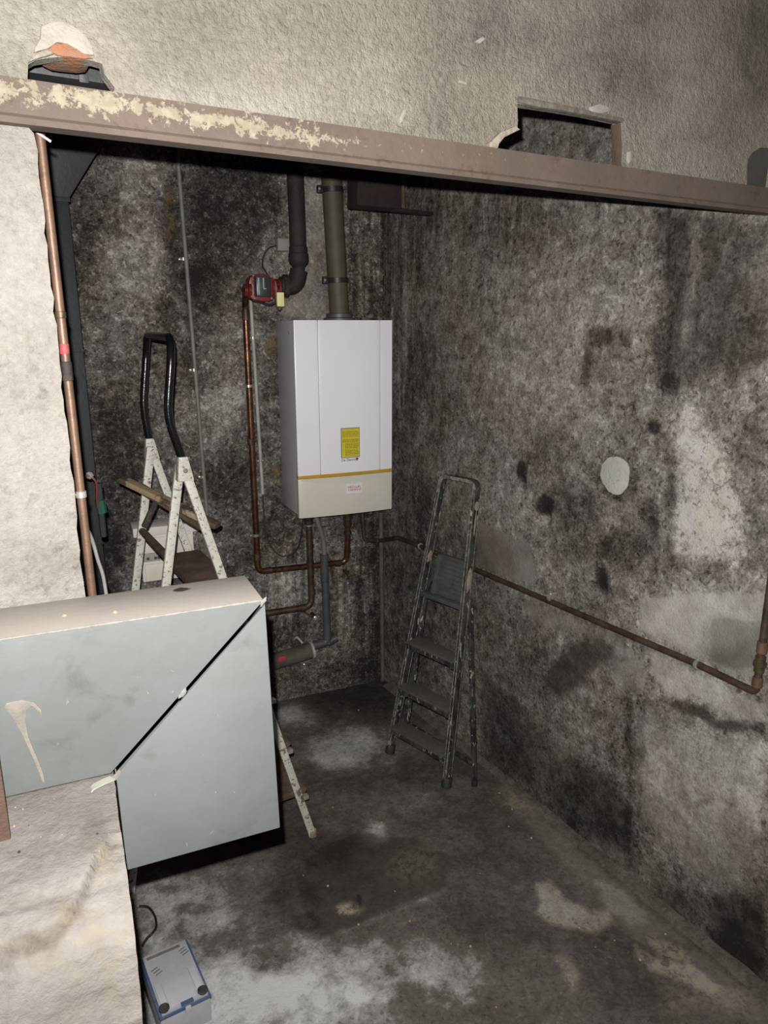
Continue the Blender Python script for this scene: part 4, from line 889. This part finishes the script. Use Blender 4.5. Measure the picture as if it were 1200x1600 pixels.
MB().tube([pts[1] - UP * .004, pts[1] + BX * .055 + UP * .016], .021, 18).build('tee_plug', 'pvc', t)
MB().lathe(pts[1] - BY * .02, -BY, [(.004, 0), (.004, .003)], 8).build('rivet', 'clip', t)
# muddy sewer pipe
qa = on_back(487, 1016, .09); qb = on_back(380, 1048, .09)
t = thing('sewer_pipe', 'muddy brown sewer pipe with red print and white collar low on the back wall', 'pipe', qa - UP * .05)
MB().tube([qb, qa], .043, 24).build('pipe_tube', 'pvc_brown', t)
ax = (qa - qb).normalized(); MB().lathe(qa - ax * .006, ax, [(.043, 0), (.048, .002), (.048, .014), (.03, .018)], 24).build('end_collar', 'pvc_white', t)
c = on_back(441, 1029, .133); MB().box(c, ax * .022, BY * .004, UP * .013).build('red_mark', 'red_print', t, bevel=.002)['label'] = 'faded red print'
MB().tube([on_back(473, 1005, .12), on_back(464, 995, .10), on_back(461, 998, .10)], .006, 8).build('ring_tail', 'pvc_white', t)
MB().lathe(on_back(475, 1038, .10), -BY, [(.006, 0), (.006, .006), (.003, .008)], 8).build('collar_screw', 'clip', t)
# brown conduit at the corner
qa = on_back(595, 800, .03); qb = on_back(598, 1063, .03)
t = thing('corner_conduit', 'thin brown upright conduit in the corner right of the boiler pipes', 'conduit', qb)
MB().tube([qa, qb], .0125, 12).build('conduit_tube', 'pvc_brown', t)
q = on_back(597, 972, .03); MB().lathe(q, UP, [(.0125, 0), (.0145, .002), (.0145, .01), (.0125, .012)], 12).build('conduit_joint', 'pvc_brown', t)
# gas pipe along both walls -----------------------------------------------------------------
go = .028
P = [on_back(566, 800, .06), on_back(569, 844, .06), on_back(592, 845, .05), on_right(622, 840, .045), on_right(656, 853, go), on_right(1090, 1038, go), on_right(1181, 1082, go), on_right(1186, 1050, go), on_right(1201, 868, go)]
P[8] = P[6] + UP * 1.35; P[7] = P[6] + UP * .1
t = thing('gas_pipe', 'long brown copper pipe running along the right wall and turning up at an elbow', 'pipe', P[6])
MB().tube(fillet(P[:2] + P[2:7] + P[8:], .022, 6), .0112, 14).build('pipe_tube', 'copper_dark', t)
for (px, py) in ((860, 934), (1089, 1038)):
    q = on_right(px, py, go); d = (P[6] - P[4]).normalized()
    cl = MB().lathe(q - d * .006, d, [(.0115, 0), (.0145, .001), (.0145, .011), (.0115, .012)], 14).build('pipe_clip', 'clip', t)
    MB().box(q + UP * .016 + Vector((.012, 0, 0)), d * .006, Vector((.014, 0, 0)), UP * .004).build('clip_tab', 'clip', cl, bevel=.001)
    MB().lathe(q + UP * .016 - Vector((.002, 0, 0)), Vector((-1, 0, 0)), [(.004, 0), (.004, .003), (.002, .004)], 8).build('clip_screw', 'clip', cl)
    MB().tube([q + Vector((.012, 0, 0)), q + Vector((go, 0, 0))], .004, 8).build('clip_stem', 'clip', cl)
MB().lathe(P[6] + UP * .018, UP, [(.0115, 0), (.0145, .002), (.0145, .03), (.0115, .032)], 14).build('elbow_sleeve', 'copper_bare', t)
MB().lathe(P[6] + UP * .065, UP, [(.0115, 0), (.0145, .002), (.0145, .018), (.0185, .021), (.0185, .032), (.0145, .035), (.0145, .05)], 14).build('pipe_union', 'brass', t)
MB().lathe(P[6] + UP * .125, UP, [(.0115, 0), (.015, .002), (.015, .035), (.0115, .037)], 14).build('pipe_sleeve', 'copper_bare', t)
MB().lathe(P[4] + (P[3] - P[4]).normalized() * .0, (P[4] - P[3]), [(.0112, 0), (.015, .001), (.015, .008), (.0112, .009)], 12).build('solder_ring', 'wood_pale', t)

# cable conduit on the back wall -----------------------------------------------------------
qa = on_back(276, 225, .02); qb = on_back(328, 860, .02); qa = qa + (qa - qb).normalized() * .15
t = thing('cable_conduit', 'long thin grey cable conduit running down the back wall', 'conduit', qb)
MB().tube([qa, qb], .0095, 12).build('conduit_tube', 'conduit', t)
for (px, py) in ((286.5, 405), (303, 578), (317, 745)):
    q = on_back(px, py, .02); cl = MB().lathe(q - UP * .007, UP, [(.010, 0), (.012, .001), (.012, .013), (.010, .014)], 12).build('conduit_clip', 'clip', t)
    MB().lathe(q - BX * .016 - BY * .0, -BY, [(.007, 0), (.007, .004), (.003, .006)], 10).build('clip_screw', 'clip', cl)
# white conduit by the riser
qa = on_back(391.5, 466, .03); qb = on_back(410.5, 772, .03)
t = thing('white_conduit', 'short white conduit beside the copper riser left of the boiler', 'conduit', qb)
MB().tube([qa, qb], .0085, 12).build('conduit_tube', 'conduit_white', t)
for (px, py) in ((395, 528), (406.5, 720)):
    q = on_back(px, py, .03); cl = MB().lathe(q - UP * .006, UP, [(.009, 0), (.011, .001), (.011, .011), (.009, .012)], 12).build('conduit_clip', 'clip', t)
    for s_ in (-1, 1): MB().lathe(q + BX * .014 * s_, -BY, [(.005, 0), (.005, .004), (.002, .006)], 8).build('clip_screw', 'clip', cl)
o = MB().tube(spline([on_back(410.5, 770, .03), on_back(412, 800, .03), on_back(417, 840, .035), on_back(432, 864, .05), on_back(448, 869, .07), on_back(464, 858, .09), on_back(470, 838, .11), on_back(474, 805, .12)]), .0035, 8).build('boiler_cable', M['cable'], loc=qb)
tag(o, 'thin black cable hanging in a loop from white conduit to boiler underside', 'cable')

# rusty steel hanger in the upper corner -------------------------------------------------
ho = .52
a = on_back(558, 320, ho)
t = thing('steel_hanger', 'dark rusty steel hanger box high in the corner right of the flue', 'bracket', a)
b = on_back(628, 327, ho); wd = (b - a).dot(BX)
MB().prism([a, a + BX * wd - UP * .004, a + BX * wd + UP * .5, a + BX * .015 + UP * .5], BY * .12).build('hanger_plate', 'rust', t, bevel=.004)
c = on_right(672, 322, .0)
MB().bar([b - BX * .02 + BY * .03, Vector((XR + .01, c.y, b.z + .004))], .05, .014, UP.cross(BX)).build('hanger_arm', 'rust', t, bevel=.002)
MB().prism([b + BX * .005 + BY * .03, b + BX * .03 + BY * .03, b + BX * .015 + UP * .5 + BY * .03, b - BX * .03 + UP * .5 + BY * .03], BY * .01).build('hanger_web', 'wood', t, bevel=.002)

# dark flue duct in the left corner ---------------------------------------------------------
YD = 3.0
t = thing('dark_duct', 'dark grey sheet-steel duct standing in the shadowed left corner', 'duct', on_y(150, 900, YD) * 1.0)
e0 = on_y(107, 312, YD); xe = e0.x; ze = e0.z
u1 = on_y(168, 212, YD)
MB().prism([(xe - .34, YD, 0), (xe, YD, 0), (xe, YD, ze), (xe - .34, YD, ze)], (0, .36, 0)).build('duct_shaft', 'dark_duct', t, bevel=.003)
vs = [(xe - .34, YD, ze), (xe, YD, ze), (xe, YD + .36, ze), (xe - .34, YD + .36, ze)]
kx = (u1.x - xe) / (u1.z - ze); zt_ = ZT - .05
vs += [(xe - .40, YD, zt_), (xe + kx * (zt_ - ze), YD, zt_), (xe + kx * (zt_ - ze), YD + .36, zt_), (xe - .40, YD + .36, zt_)]
MB().add(vs, [(3, 2, 1, 0), (4, 5, 6, 7), (0, 1, 5, 4), (1, 2, 6, 5), (2, 3, 7, 6), (3, 0, 4, 7)]).build('duct_flare', 'dark_duct', t, bevel=.003)
MB().box((xe - .17, YD - .001, ze), Vector((.175, 0, 0)), Vector((0, .004, 0)), UP * .008).build('seam_strip', 'dark_duct', t, bevel=.001)
for zz in (1.15, 1.9): MB().box((xe - .17, YD - .001, zz), Vector((.172, 0, 0)), Vector((0, .003, 0)), UP * .006).build('seam_strip', 'dark_duct', t, bevel=.001)
# box seen through the left hole
q = on_front(120, 135, -.35)
t = thing('ceiling_duct', 'dark metal duct seen through the hole above the lintel', 'duct', q)
MB().box((q.x - .12, YF + .30, q.z + .01), Vector((.20, 0, 0)), Vector((0, .14, 0)), UP * .05).build('duct_body', 'dark_duct', t, bevel=.004)
MB().box((q.x - .02, YF + .30, q.z + .01), Vector((.008, 0, 0)), Vector((0, .144, 0)), UP * .054).build('duct_flange', 'dark_duct', t, bevel=.002)

# copper pipe behind the left pier --------------------------------------------------------
YP = YF + .11
qa = on_y(63, 215, YP); qb = on_y(143, 918, YP); qb = qb + (qb - qa) * .5; qa = qa + (qa - qb).normalized() * .06
t = thing('copper_pipe', 'upright copper pipe along the edge of the whitewashed pier', 'pipe', qb)
MB().tube([qa, qb], .0078, 14).build('pipe_tube', 'copper_bare', t)
def along(py): 
    z_ = on_y(100, py, YP).z; k_ = (z_ - qa.z) / (qb.z - qa.z); return qa + (qb - qa) * k_
for py, nm, mt, r, l in ((492, 'pipe_joint', 'brass', .0092, .012), (545, 'red_band', 'red_print', .0082, .018), (580, 'dark_joint', 'iron', .0094, .034), (775, 'pipe_clip', 'clip', .0098, .013)):
    c = along(py); cl = MB().lathe(c - UP * l / 2, UP, [(.0075, 0), (r, .001), (r, l - .001), (.0075, l)], 14).build(nm, mt, t)
    if nm == 'pipe_clip':
        MB().tube([c - Vector((.009, 0, 0)), c - Vector((.022, 0, 0))], .004, 8).build('clip_screw', 'clip', cl)
q = along(222); o = MB().tube([q - Vector((.01, .012, -.01)), q + Vector((.014, -.012, -.004))], .0022, 6).build('tie_wire', 'conduit_white', t)
# red lever valve with green tape ------------------------------------------------------------
YV = 2.45
t = thing('lever_valve', 'red lever shut-off valve on a thin pipe with green tape', 'valve', on_y(162, 840, YV))
MB().tube([on_y(154, 755, YV), on_y(162, 838, YV)], .011, 10).build('valve_pipe', 'dark_duct', t)
MB().tube([on_y(156, 781, YV), on_y(159.5, 801, YV)], .0165, 10).build('green_tape', 'green', t)
MB().bar(spline([on_y(135, 742, YV - .03), on_y(143, 745, YV - .035), on_y(150, 755, YV - .035), on_y(151, 775, YV - .03), on_y(152, 793, YV - .025)]), .014, .006, Vector((0, 1, 0))).build('lever', 'red_valve', t, bevel=.001)
MB().lathe(on_y(139, 742, YV - .02), Vector((0, -1, 0)), [(.012, 0), (.012, .012), (.006, .016)], 8).build('lever_nut', 'clip', t)
MB().tube([on_y(139, 742, YV), on_y(139, 742, YV - .03)], .008, 8).build('valve_stem', 'iron', t)
MB().tube([on_y(128, 742, YV), on_y(146, 743, YV)], .010, 8).build('valve_body', 'iron', t)
wc = [on_y(134, 826, YP), on_y(139, 832, YP + .02), on_y(146, 850, YP + .03), on_y(153, 875, YP + .03), on_y(161, 900, YP + .03), on_y(167, 935, YP + .03)]
o = MB().tube(spline(wc), .0035, 8).build('pale_cable', M['hose'], loc=wc[0])
tag(o, 'short pale cable end hanging beside the copper pipe', 'cable')

# electrical box on the back wall ------------------------------------------------------------
eo = .12
e1 = on_back(222, 838, eo); e2 = on_back(298, 832, eo); e3 = on_back(218, 911, eo)
s0, s1 = bs(e1) - .012, bs(e2) + .01; zt_, zb_ = e1.z, on_back(218, 911, eo).z
t = thing('electrical_box', 'off-white electrical box on the back wall behind the white ladder', 'electrical box', bpt((s0 + s1) / 2, 0, zb_))
MB().box(bpt((s0 + s1) / 2, eo / 2, (zt_ + zb_) / 2), BX * ((s1 - s0) / 2), BY * (eo / 2), UP * ((zt_ - zb_) / 2)).build('box_body', 'ebox', t, bevel=.004)
MB().box(bpt((s0 + s1) / 2, eo / 2 + .01, zt_ + .022), BX * ((s1 - s0) / 2 + .028), BY * (eo / 2 + .01), UP * .022).build('top_hood', 'ebox', t, bevel=.006)
zz = on_back(250, 868, eo).z
MB().box(bpt((s0 + s1) / 2, eo + .003, zt_ - .05), BX * ((s1 - s0) / 2 - .006), BY * .005, UP * .040).build('upper_cover', 'ebox', t, bevel=.003)
dh = (zz - .03 - zb_) / 2
for k_, nm in ((.28, 'box_door'), (.76, 'box_door')):
    MB().box(bpt(s0 + (s1 - s0) * k_, eo + .003, zb_ + dh), BX * ((s1 - s0) * .225), BY * .005, UP * (dh - .006)).build(nm, 'ebox_door', t, bevel=.003)
pn = MB().box(bpt(s0 + (s1 - s0) * .30, eo + .004, zz), BX * ((s1 - s0) * .27), BY * .004, UP * .022).build('breaker_row', 'conduit_white', t, bevel=.002)
for k_ in (.12, .26, .32, .38, .46, .51):
    MB().box(bpt(s0 + (s1 - s0) * k_, eo + .009, zz - .006), BX * .006, BY * .003, UP * .006).build('breaker_switch', 'ebox_dark', pn)

# white stepladder -------------------------------------------------------------------------------
YN, YFAR = 2.35, 2.80
t = thing('white_stepladder', 'chipped white tubular stepladder with black handrail loop behind the duct', 'ladder', (.68, 2.575, 0))
def tread_x(z): return 1.033 - .268 * z
HZ = 1.55; HX = .618
rails = []
for Y in (YN, YFAR):
    fr = MB().bar([(tread_x(0), Y, 0), (HX, Y, HZ)], .030, .022, (1, 0, 0)).build('front_leg', 'ladder_white', t, bevel=.005)
    yy = Y + (.026 if Y == YN else -.026)
    rr_ = MB().bar([(.325, yy, 0), (HX - .005, yy, HZ + .005)], .030, .020, (1, 0, 0)).build('rear_leg', 'ladder_white', t, bevel=.005)
    for x_, y_ in ((tread_x(0), Y), (.325, yy)):
        MB().lathe((x_, y_, .0), UP, [(.018, 0), (.019, .02), (.017, .026)], 10).build('rubber_foot', 'wood_pale', t)
    hp = MB().prism([(HX - .026, Y - .018, HZ - .045), (HX + .028, Y - .018, HZ - .045), (HX + .011, Y - .018, HZ + .034), (HX - .018, Y - .018, HZ + .034)], (0, .036, 0)).build('hinge_plate', 'ladder_white', t, bevel=.003)
    MB().lathe((HX, Y - .018, HZ - .01), (0, -1, 0), [(.008, 0), (.008, .003), (.004, .006)], 10).build('hinge_rivet', 'clip', hp)
loop = [(HX + .004, YN, HZ + .0), (HX - .004, YN, HZ + .03), (.577, YN, 1.715), (.603, YN, 1.90), (.612, YN + .03, 1.958), (.63, YFAR - .03, 1.958), (.630, YFAR, 1.90), (.602, YFAR, 1.705), (HX - .004, YFAR, HZ + .03), (HX + .004, YFAR, HZ + .0)]
MB().tube(fillet(loop, .05, 6), .0132, 14).build('handrail', 'ladder_black', t)
for z in (.215, .44, .67, .90, 1.13):
    x = tread_x(z); mb = MB()
    pr = [(x - .10, YN + .014, z - .026), (x + .03, YN + .014, z - .026), (x + .045, YN + .014, z - .016), (x + .045, YN + .014, z - .004), (x + .03, YN + .014, z), (x - .10, YN + .014, z)]
    tr_ = mb.prism(pr, (0, YFAR - YN - .028, 0)).build('tread', 'wood', t, bevel=.003)
    MB().box((x + .03, YN + .01, z - .036), Vector((.018, 0, 0)), Vector((0, .012, 0)), UP * .008).build('tread_bracket', 'clip', tr_, bevel=.002)
MB().tube([(.325 + (HX - .33) * .80, YN + .03, HZ * .80), (.325 + (HX - .33) * .80, YFAR - .03, HZ * .80)], .014, 10).build('rear_crossbar', 'wood', t)
pa, pb = Vector((.49, 2.72, 1.455)), Vector((.745, 2.43, 1.315))
MB().bar([pa, pb], .020, .04, UP).build('platform_edge', 'wood_plank', t, bevel=.004)
MB().bar([pa + Vector((.05, .02, -.03)), pb + Vector((-.02, .05, -.02))], .016, .05, UP).build('platform_board', 'wood', t, bevel=.004)
MB().bar([(.58, 2.62, 1.38), (.53, 2.60, 1.30)], .014, .02, (0, 1, 0)).build('platform_strut', 'iron', t, bevel=.002)

# aluminium stepladder by the right wall ----------------------------------------------------------------
LC = Vector((1.642, 2.519, 0)); la = math.radians(-77.3); LU = Vector((math.cos(la), math.sin(la), 0)); LV = Vector((-math.sin(la), math.cos(la), 0))
W0, W1, LH, LE, LZP = .367, .198, 1.325, .249, .798
def lrail(s, z): k_ = z / LH; return LC + LU * s * (W0 + (W1 - W0) * k_) / 2 + LV * LE * k_ + UP * z
t = thing('aluminium_stepladder', 'paint-spattered aluminium stepladder folded against the right wall', 'ladder', LC)
for s_ in (-1, 1):
    rl = MB().bar([lrail(s_, .03), lrail(s_, LH - .05)], .038, .014, LV).build('front_rail', 'alu', t, bevel=.002)
    for e_ in (-1, 1):
        ofs = LV * -.0195 + LU * .0065 * e_
        MB().bar([lrail(s_, .03) + ofs, lrail(s_, LH - .03) + ofs], .004, .0035, LV).build('rail_flange', 'alu_edge', rl)
    ofs = LV * .0195 + LU * .006; MB().bar([lrail(s_, .03) + ofs, lrail(s_, LH - .03) + ofs], .0035, .004, LV).build('rail_flange', 'alu_edge', rl)
    MB().lathe(lrail(s_, 0), (lrail(s_, .05) - lrail(s_, 0)), [(.020, 0), (.024, .004), (.023, .04), (.020, .046)], 12).build('rubber_foot', 'rubber', t)
top = [lrail(-1, LH - .06), lrail(-1, LH + .012), lrail(1, LH + .012), lrail(1, LH - .06)]
hp_ = MB().bar(fillet(top, .045, 8), .038, .013, LV).build('top_hoop', 'alu', t, bevel=.002)
MB().bar([p_ - LV * .0195 for p_ in fillet(top, .045, 8)], .0035, .015, LV).build('hoop_flange', 'alu_edge', hp_)
rt_r = lrail(1, LZP) + LV * .035; rt_l = lrail(-1, LZP) + LV * .035
rf_r = Vector((1.797, 2.285, 0)); rf_l = LC + LU * -.215 + LV * .135
for a_, b_ in ((rt_r, rf_r), (rt_l, rf_l)):
    MB().bar([b_ + UP * .02, a_ + (a_ - b_) * .03], .022, .016, LV).build('rear_leg', 'alu', t, bevel=.003)
    MB().lathe(b_, UP, [(.013, 0), (.014, .004), (.013, .03)], 10).build('rear_foot', 'rubber', t)
MB().bar([rf_l + (rt_l - rf_l) * .12, rf_r + (rt_r - rf_r) * .12], .018, .012, UP).build('rear_brace', 'alu', t, bevel=.002)
for z in (.147, .349, .567):
    a_, b_ = lrail(-1, z), lrail(1, z); d = (b_ - a_)
    tr_ = MB().bar([a_ + d * .02 - LV * .0, b_ - d * .02 - LV * .0], .085, .012, LV).build('tread', 'alu_tread', t, bevel=.003)
    MB().box((a_ + b_) / 2 - LV * .040 - UP * .012, d * .475, LV * .002, UP * .014).build('tread_lip', 'alu', tr_, bevel=.001)
    for e_ in (.08, .92): MB().box(a_ + d * e_ - UP * .03 + LV * .0, d.normalized() * .012, LV * .02, UP * .018).build('tread_bracket', 'alu', tr_, bevel=.002)
a_, b_ = lrail(-1, LZP), lrail(1, LZP); d = (b_ - a_)
MB().bar([a_ + d * .06, b_ - d * .02], .045, .02, LV).build('platform_hinge', 'alu_panel', t, bevel=.003)
pn = MB(); c0 = a_ + d * .20 + LV * .01; c1 = b_ - d * .04 + LV * .01; pu = UP * .185 + LV * .045
pn.prism([c0, c1, c1 + pu, c0 + pu], LV * .018); pnl = pn.build('folded_platform', 'alu_panel', t, bevel=.003)
for k_ in range(9):
    q = c0 + (c1 - c0) * .54 + pu * (.08 + .105 * k_) - LV * .001; MB().box(q, (c1 - c0) * .40, LV * .0015, UP * .0018).build('platform_rib', 'alu_panel', pnl, smooth=0)
MB().box(c0 + (c1 - c0) * .06 + pu * .5 - LV * .004, (c1 - c0) * .05, LV * .005, pu * .49).build('platform_flange', 'alu_panel', pnl, bevel=.002)
MB().bar([a_ + d * .10, c0 + pu * .55 + d * .02 - LV * .01], .012, .006, LV).build('platform_stay', 'alu', t)
for (px, py, l, w_) in ((744, 791, .022, .016), (733.5, 905, .055, .018), (668, 868, .026, .014), (737, 818, .05, .006)):
    s_ = 1 if px > 700 else -1
    best = min(np.linspace(.1, 1.3, 240), key=lambda zc_: abs((lrail(s_, zc_) - EYE).dot(C_U) / (lrail(s_, zc_) - EYE).dot(C_F) * -FPX + 800 - py))
    c = lrail(s_, float(best)); rd = (lrail(s_, 1) - lrail(s_, 0)).normalized(); nrm = -LV.cross(rd).normalized() if s_ > 0 else LV.cross(rd).normalized()
    mb = MB(); pts = []
    for k_ in range(12):
        a = 2 * math.pi * k_ / 12; pts.append(c + rd * math.sin(a) * l * random.uniform(.8, 1.15) + LV * (math.cos(a) * w_ * random.uniform(.8, 1.1)))
    MB().prism([p_ + LU * .0092 for p_ in pts], LU * .002).build('plaster_splash', 'splat', t, bevel=.0006)

# grey plastic case with blue rim on the floor -------------------------------------------------------------
CH = .10
cA, cB_, cC, cD = on_z(253, 1591, CH), on_z(330, 1552, CH), on_z(292, 1465, CH), on_z(240, 1480, CH)
ey = (cC - cB_); ly = ey.length; ey.normalize(); ex = Vector((ey.y, -ey.x, 0)); wx = .150
org = cB_ - ex * wx                              # front-left corner of the lid
def cp(a, b, z): return Vector((org.x, org.y, 0)) + ex * (a * wx) + ey * (b * ly) + UP * z
t = thing('plastic_case', 'grey plastic equipment case with blue rim on the pit floor beside the low wall', 'case', cp(.5, .5, 0))
def cbox(name, a0, a1, b0, b1, z0, z1, mat, par, bevel=.003):
    return MB().box((cp(a0, b0, z0) + cp(a1, b1, z1)) / 2, ex * ((a1 - a0) * wx / 2), ey * ((b1 - b0) * ly / 2), UP * ((z1 - z0) / 2)).build(name, mat, par, bevel=bevel)
cbox('case_body', .01, .99, .01, .99, 0.0, .084, 'case', t, .006)
cbox('blue_rim', 0, 1, 0, 1, .084, .094, 'case_blue', t, .002)
lid = cbox('case_lid', .05, .95, .02, .97, .090, CH + .004, 'case', t, .004)
cbox('front_tray', .22, .74, .05, .44, CH + .004, CH + .007, 'case_light', lid, .001)
cbox('tray_side', .08, .20, .14, .46, CH + .004, CH + .009, 'case_light', lid, .001)
cbox('tray_side', .77, .90, .14, .50, CH + .004, CH + .009, 'case_light', lid, .001)
cbox('handle_slot', .12, .80, .88, .925, CH + .003, CH + .005, 'case_dark', lid, .0)
for k_ in range(3):
    for a_, b_ in ((.12 + .03 * k_, .70 - .045 * k_), (.74 + .02 * k_, .83 - .045 * k_)):
        q = cp(a_ + .07, b_, CH + .0045); MB().box(q, (ex + ey * .35).normalized() * .011, (ey - ex * .35).normalized() * .0015, UP * .001).build('vent_slot', 'case_dark', lid, smooth=0)
for a_ in (.12, .87):
    q = cp(a_, .075, CH + .003); MB().lathe(q, UP, [(.015, 0), (.015, .006), (.0125, .0065), (.0115, .002), (.001, .002)], 18).build('corner_socket', 'ebox_dark', lid)
MB().box(cp(.54, .0, .084), ex * .008, ey * .004, UP * .010).build('rim_catch', 'case_light', t, bevel=.002)
cbox('rim_tab', .42, .66, .0, .05, CH + .0, CH + .006, 'case_blue', lid, .001)
o = MB().tube(spline([on_z(218, 1416, .01), on_z(232, 1418, .01), on_z(242, 1432, .012), on_z(244, 1448, .012), on_z(238, 1458, .02), on_z(230, 1466, .012), on_z(222, 1478, .01)]), .0042, 8).build('case_lead', M['cable'], loc=on_z(222, 1478, 0))
tag(o, 'short dark cable curling on the floor behind the grey case', 'cable')

# crumbs on the pit floor -------------------------------------------------------------------------------------------
cr = ((750, 1365), (596, 1286), (512, 1385), (474, 1368), (640, 1440), (705, 1475), (735, 1480), (775, 1575), (617, 1393), (560, 1445), (850, 1390), (880, 1440), (905, 1450), (960, 1470), (1000, 1500), (930, 1480), (690, 1165), (655, 1110), (620, 1100), (650, 1102), (560, 1110), (486, 1300), (520, 1262), (795, 1292), (830, 1310), (780, 1240), (800, 1265), (940, 1380), (985, 1415), (1040, 1460))
for i, (px, py) in enumerate(cr):
    q = on_z(px, py, .001); r = random.uniform(.0022, .0052)
    mb = MB(); prf = [(r * random.uniform(.6, .9), 0), (r, r * .5), (r * .6, r * 1.2), (r * .1, r * 1.4)]
    o = mb.lathe(q, UP + Vector((random.uniform(-.4, .4), random.uniform(-.4, .4), 0)), prf, 6).build('plaster_crumb', M[('crumb', 'wood_pale', 'crumb')[i % 3]], loc=q, smooth=0)
    tag(o, 'small pale plaster crumb lying on the pit floor', 'debris', 'plaster crumbs on the pit floor')
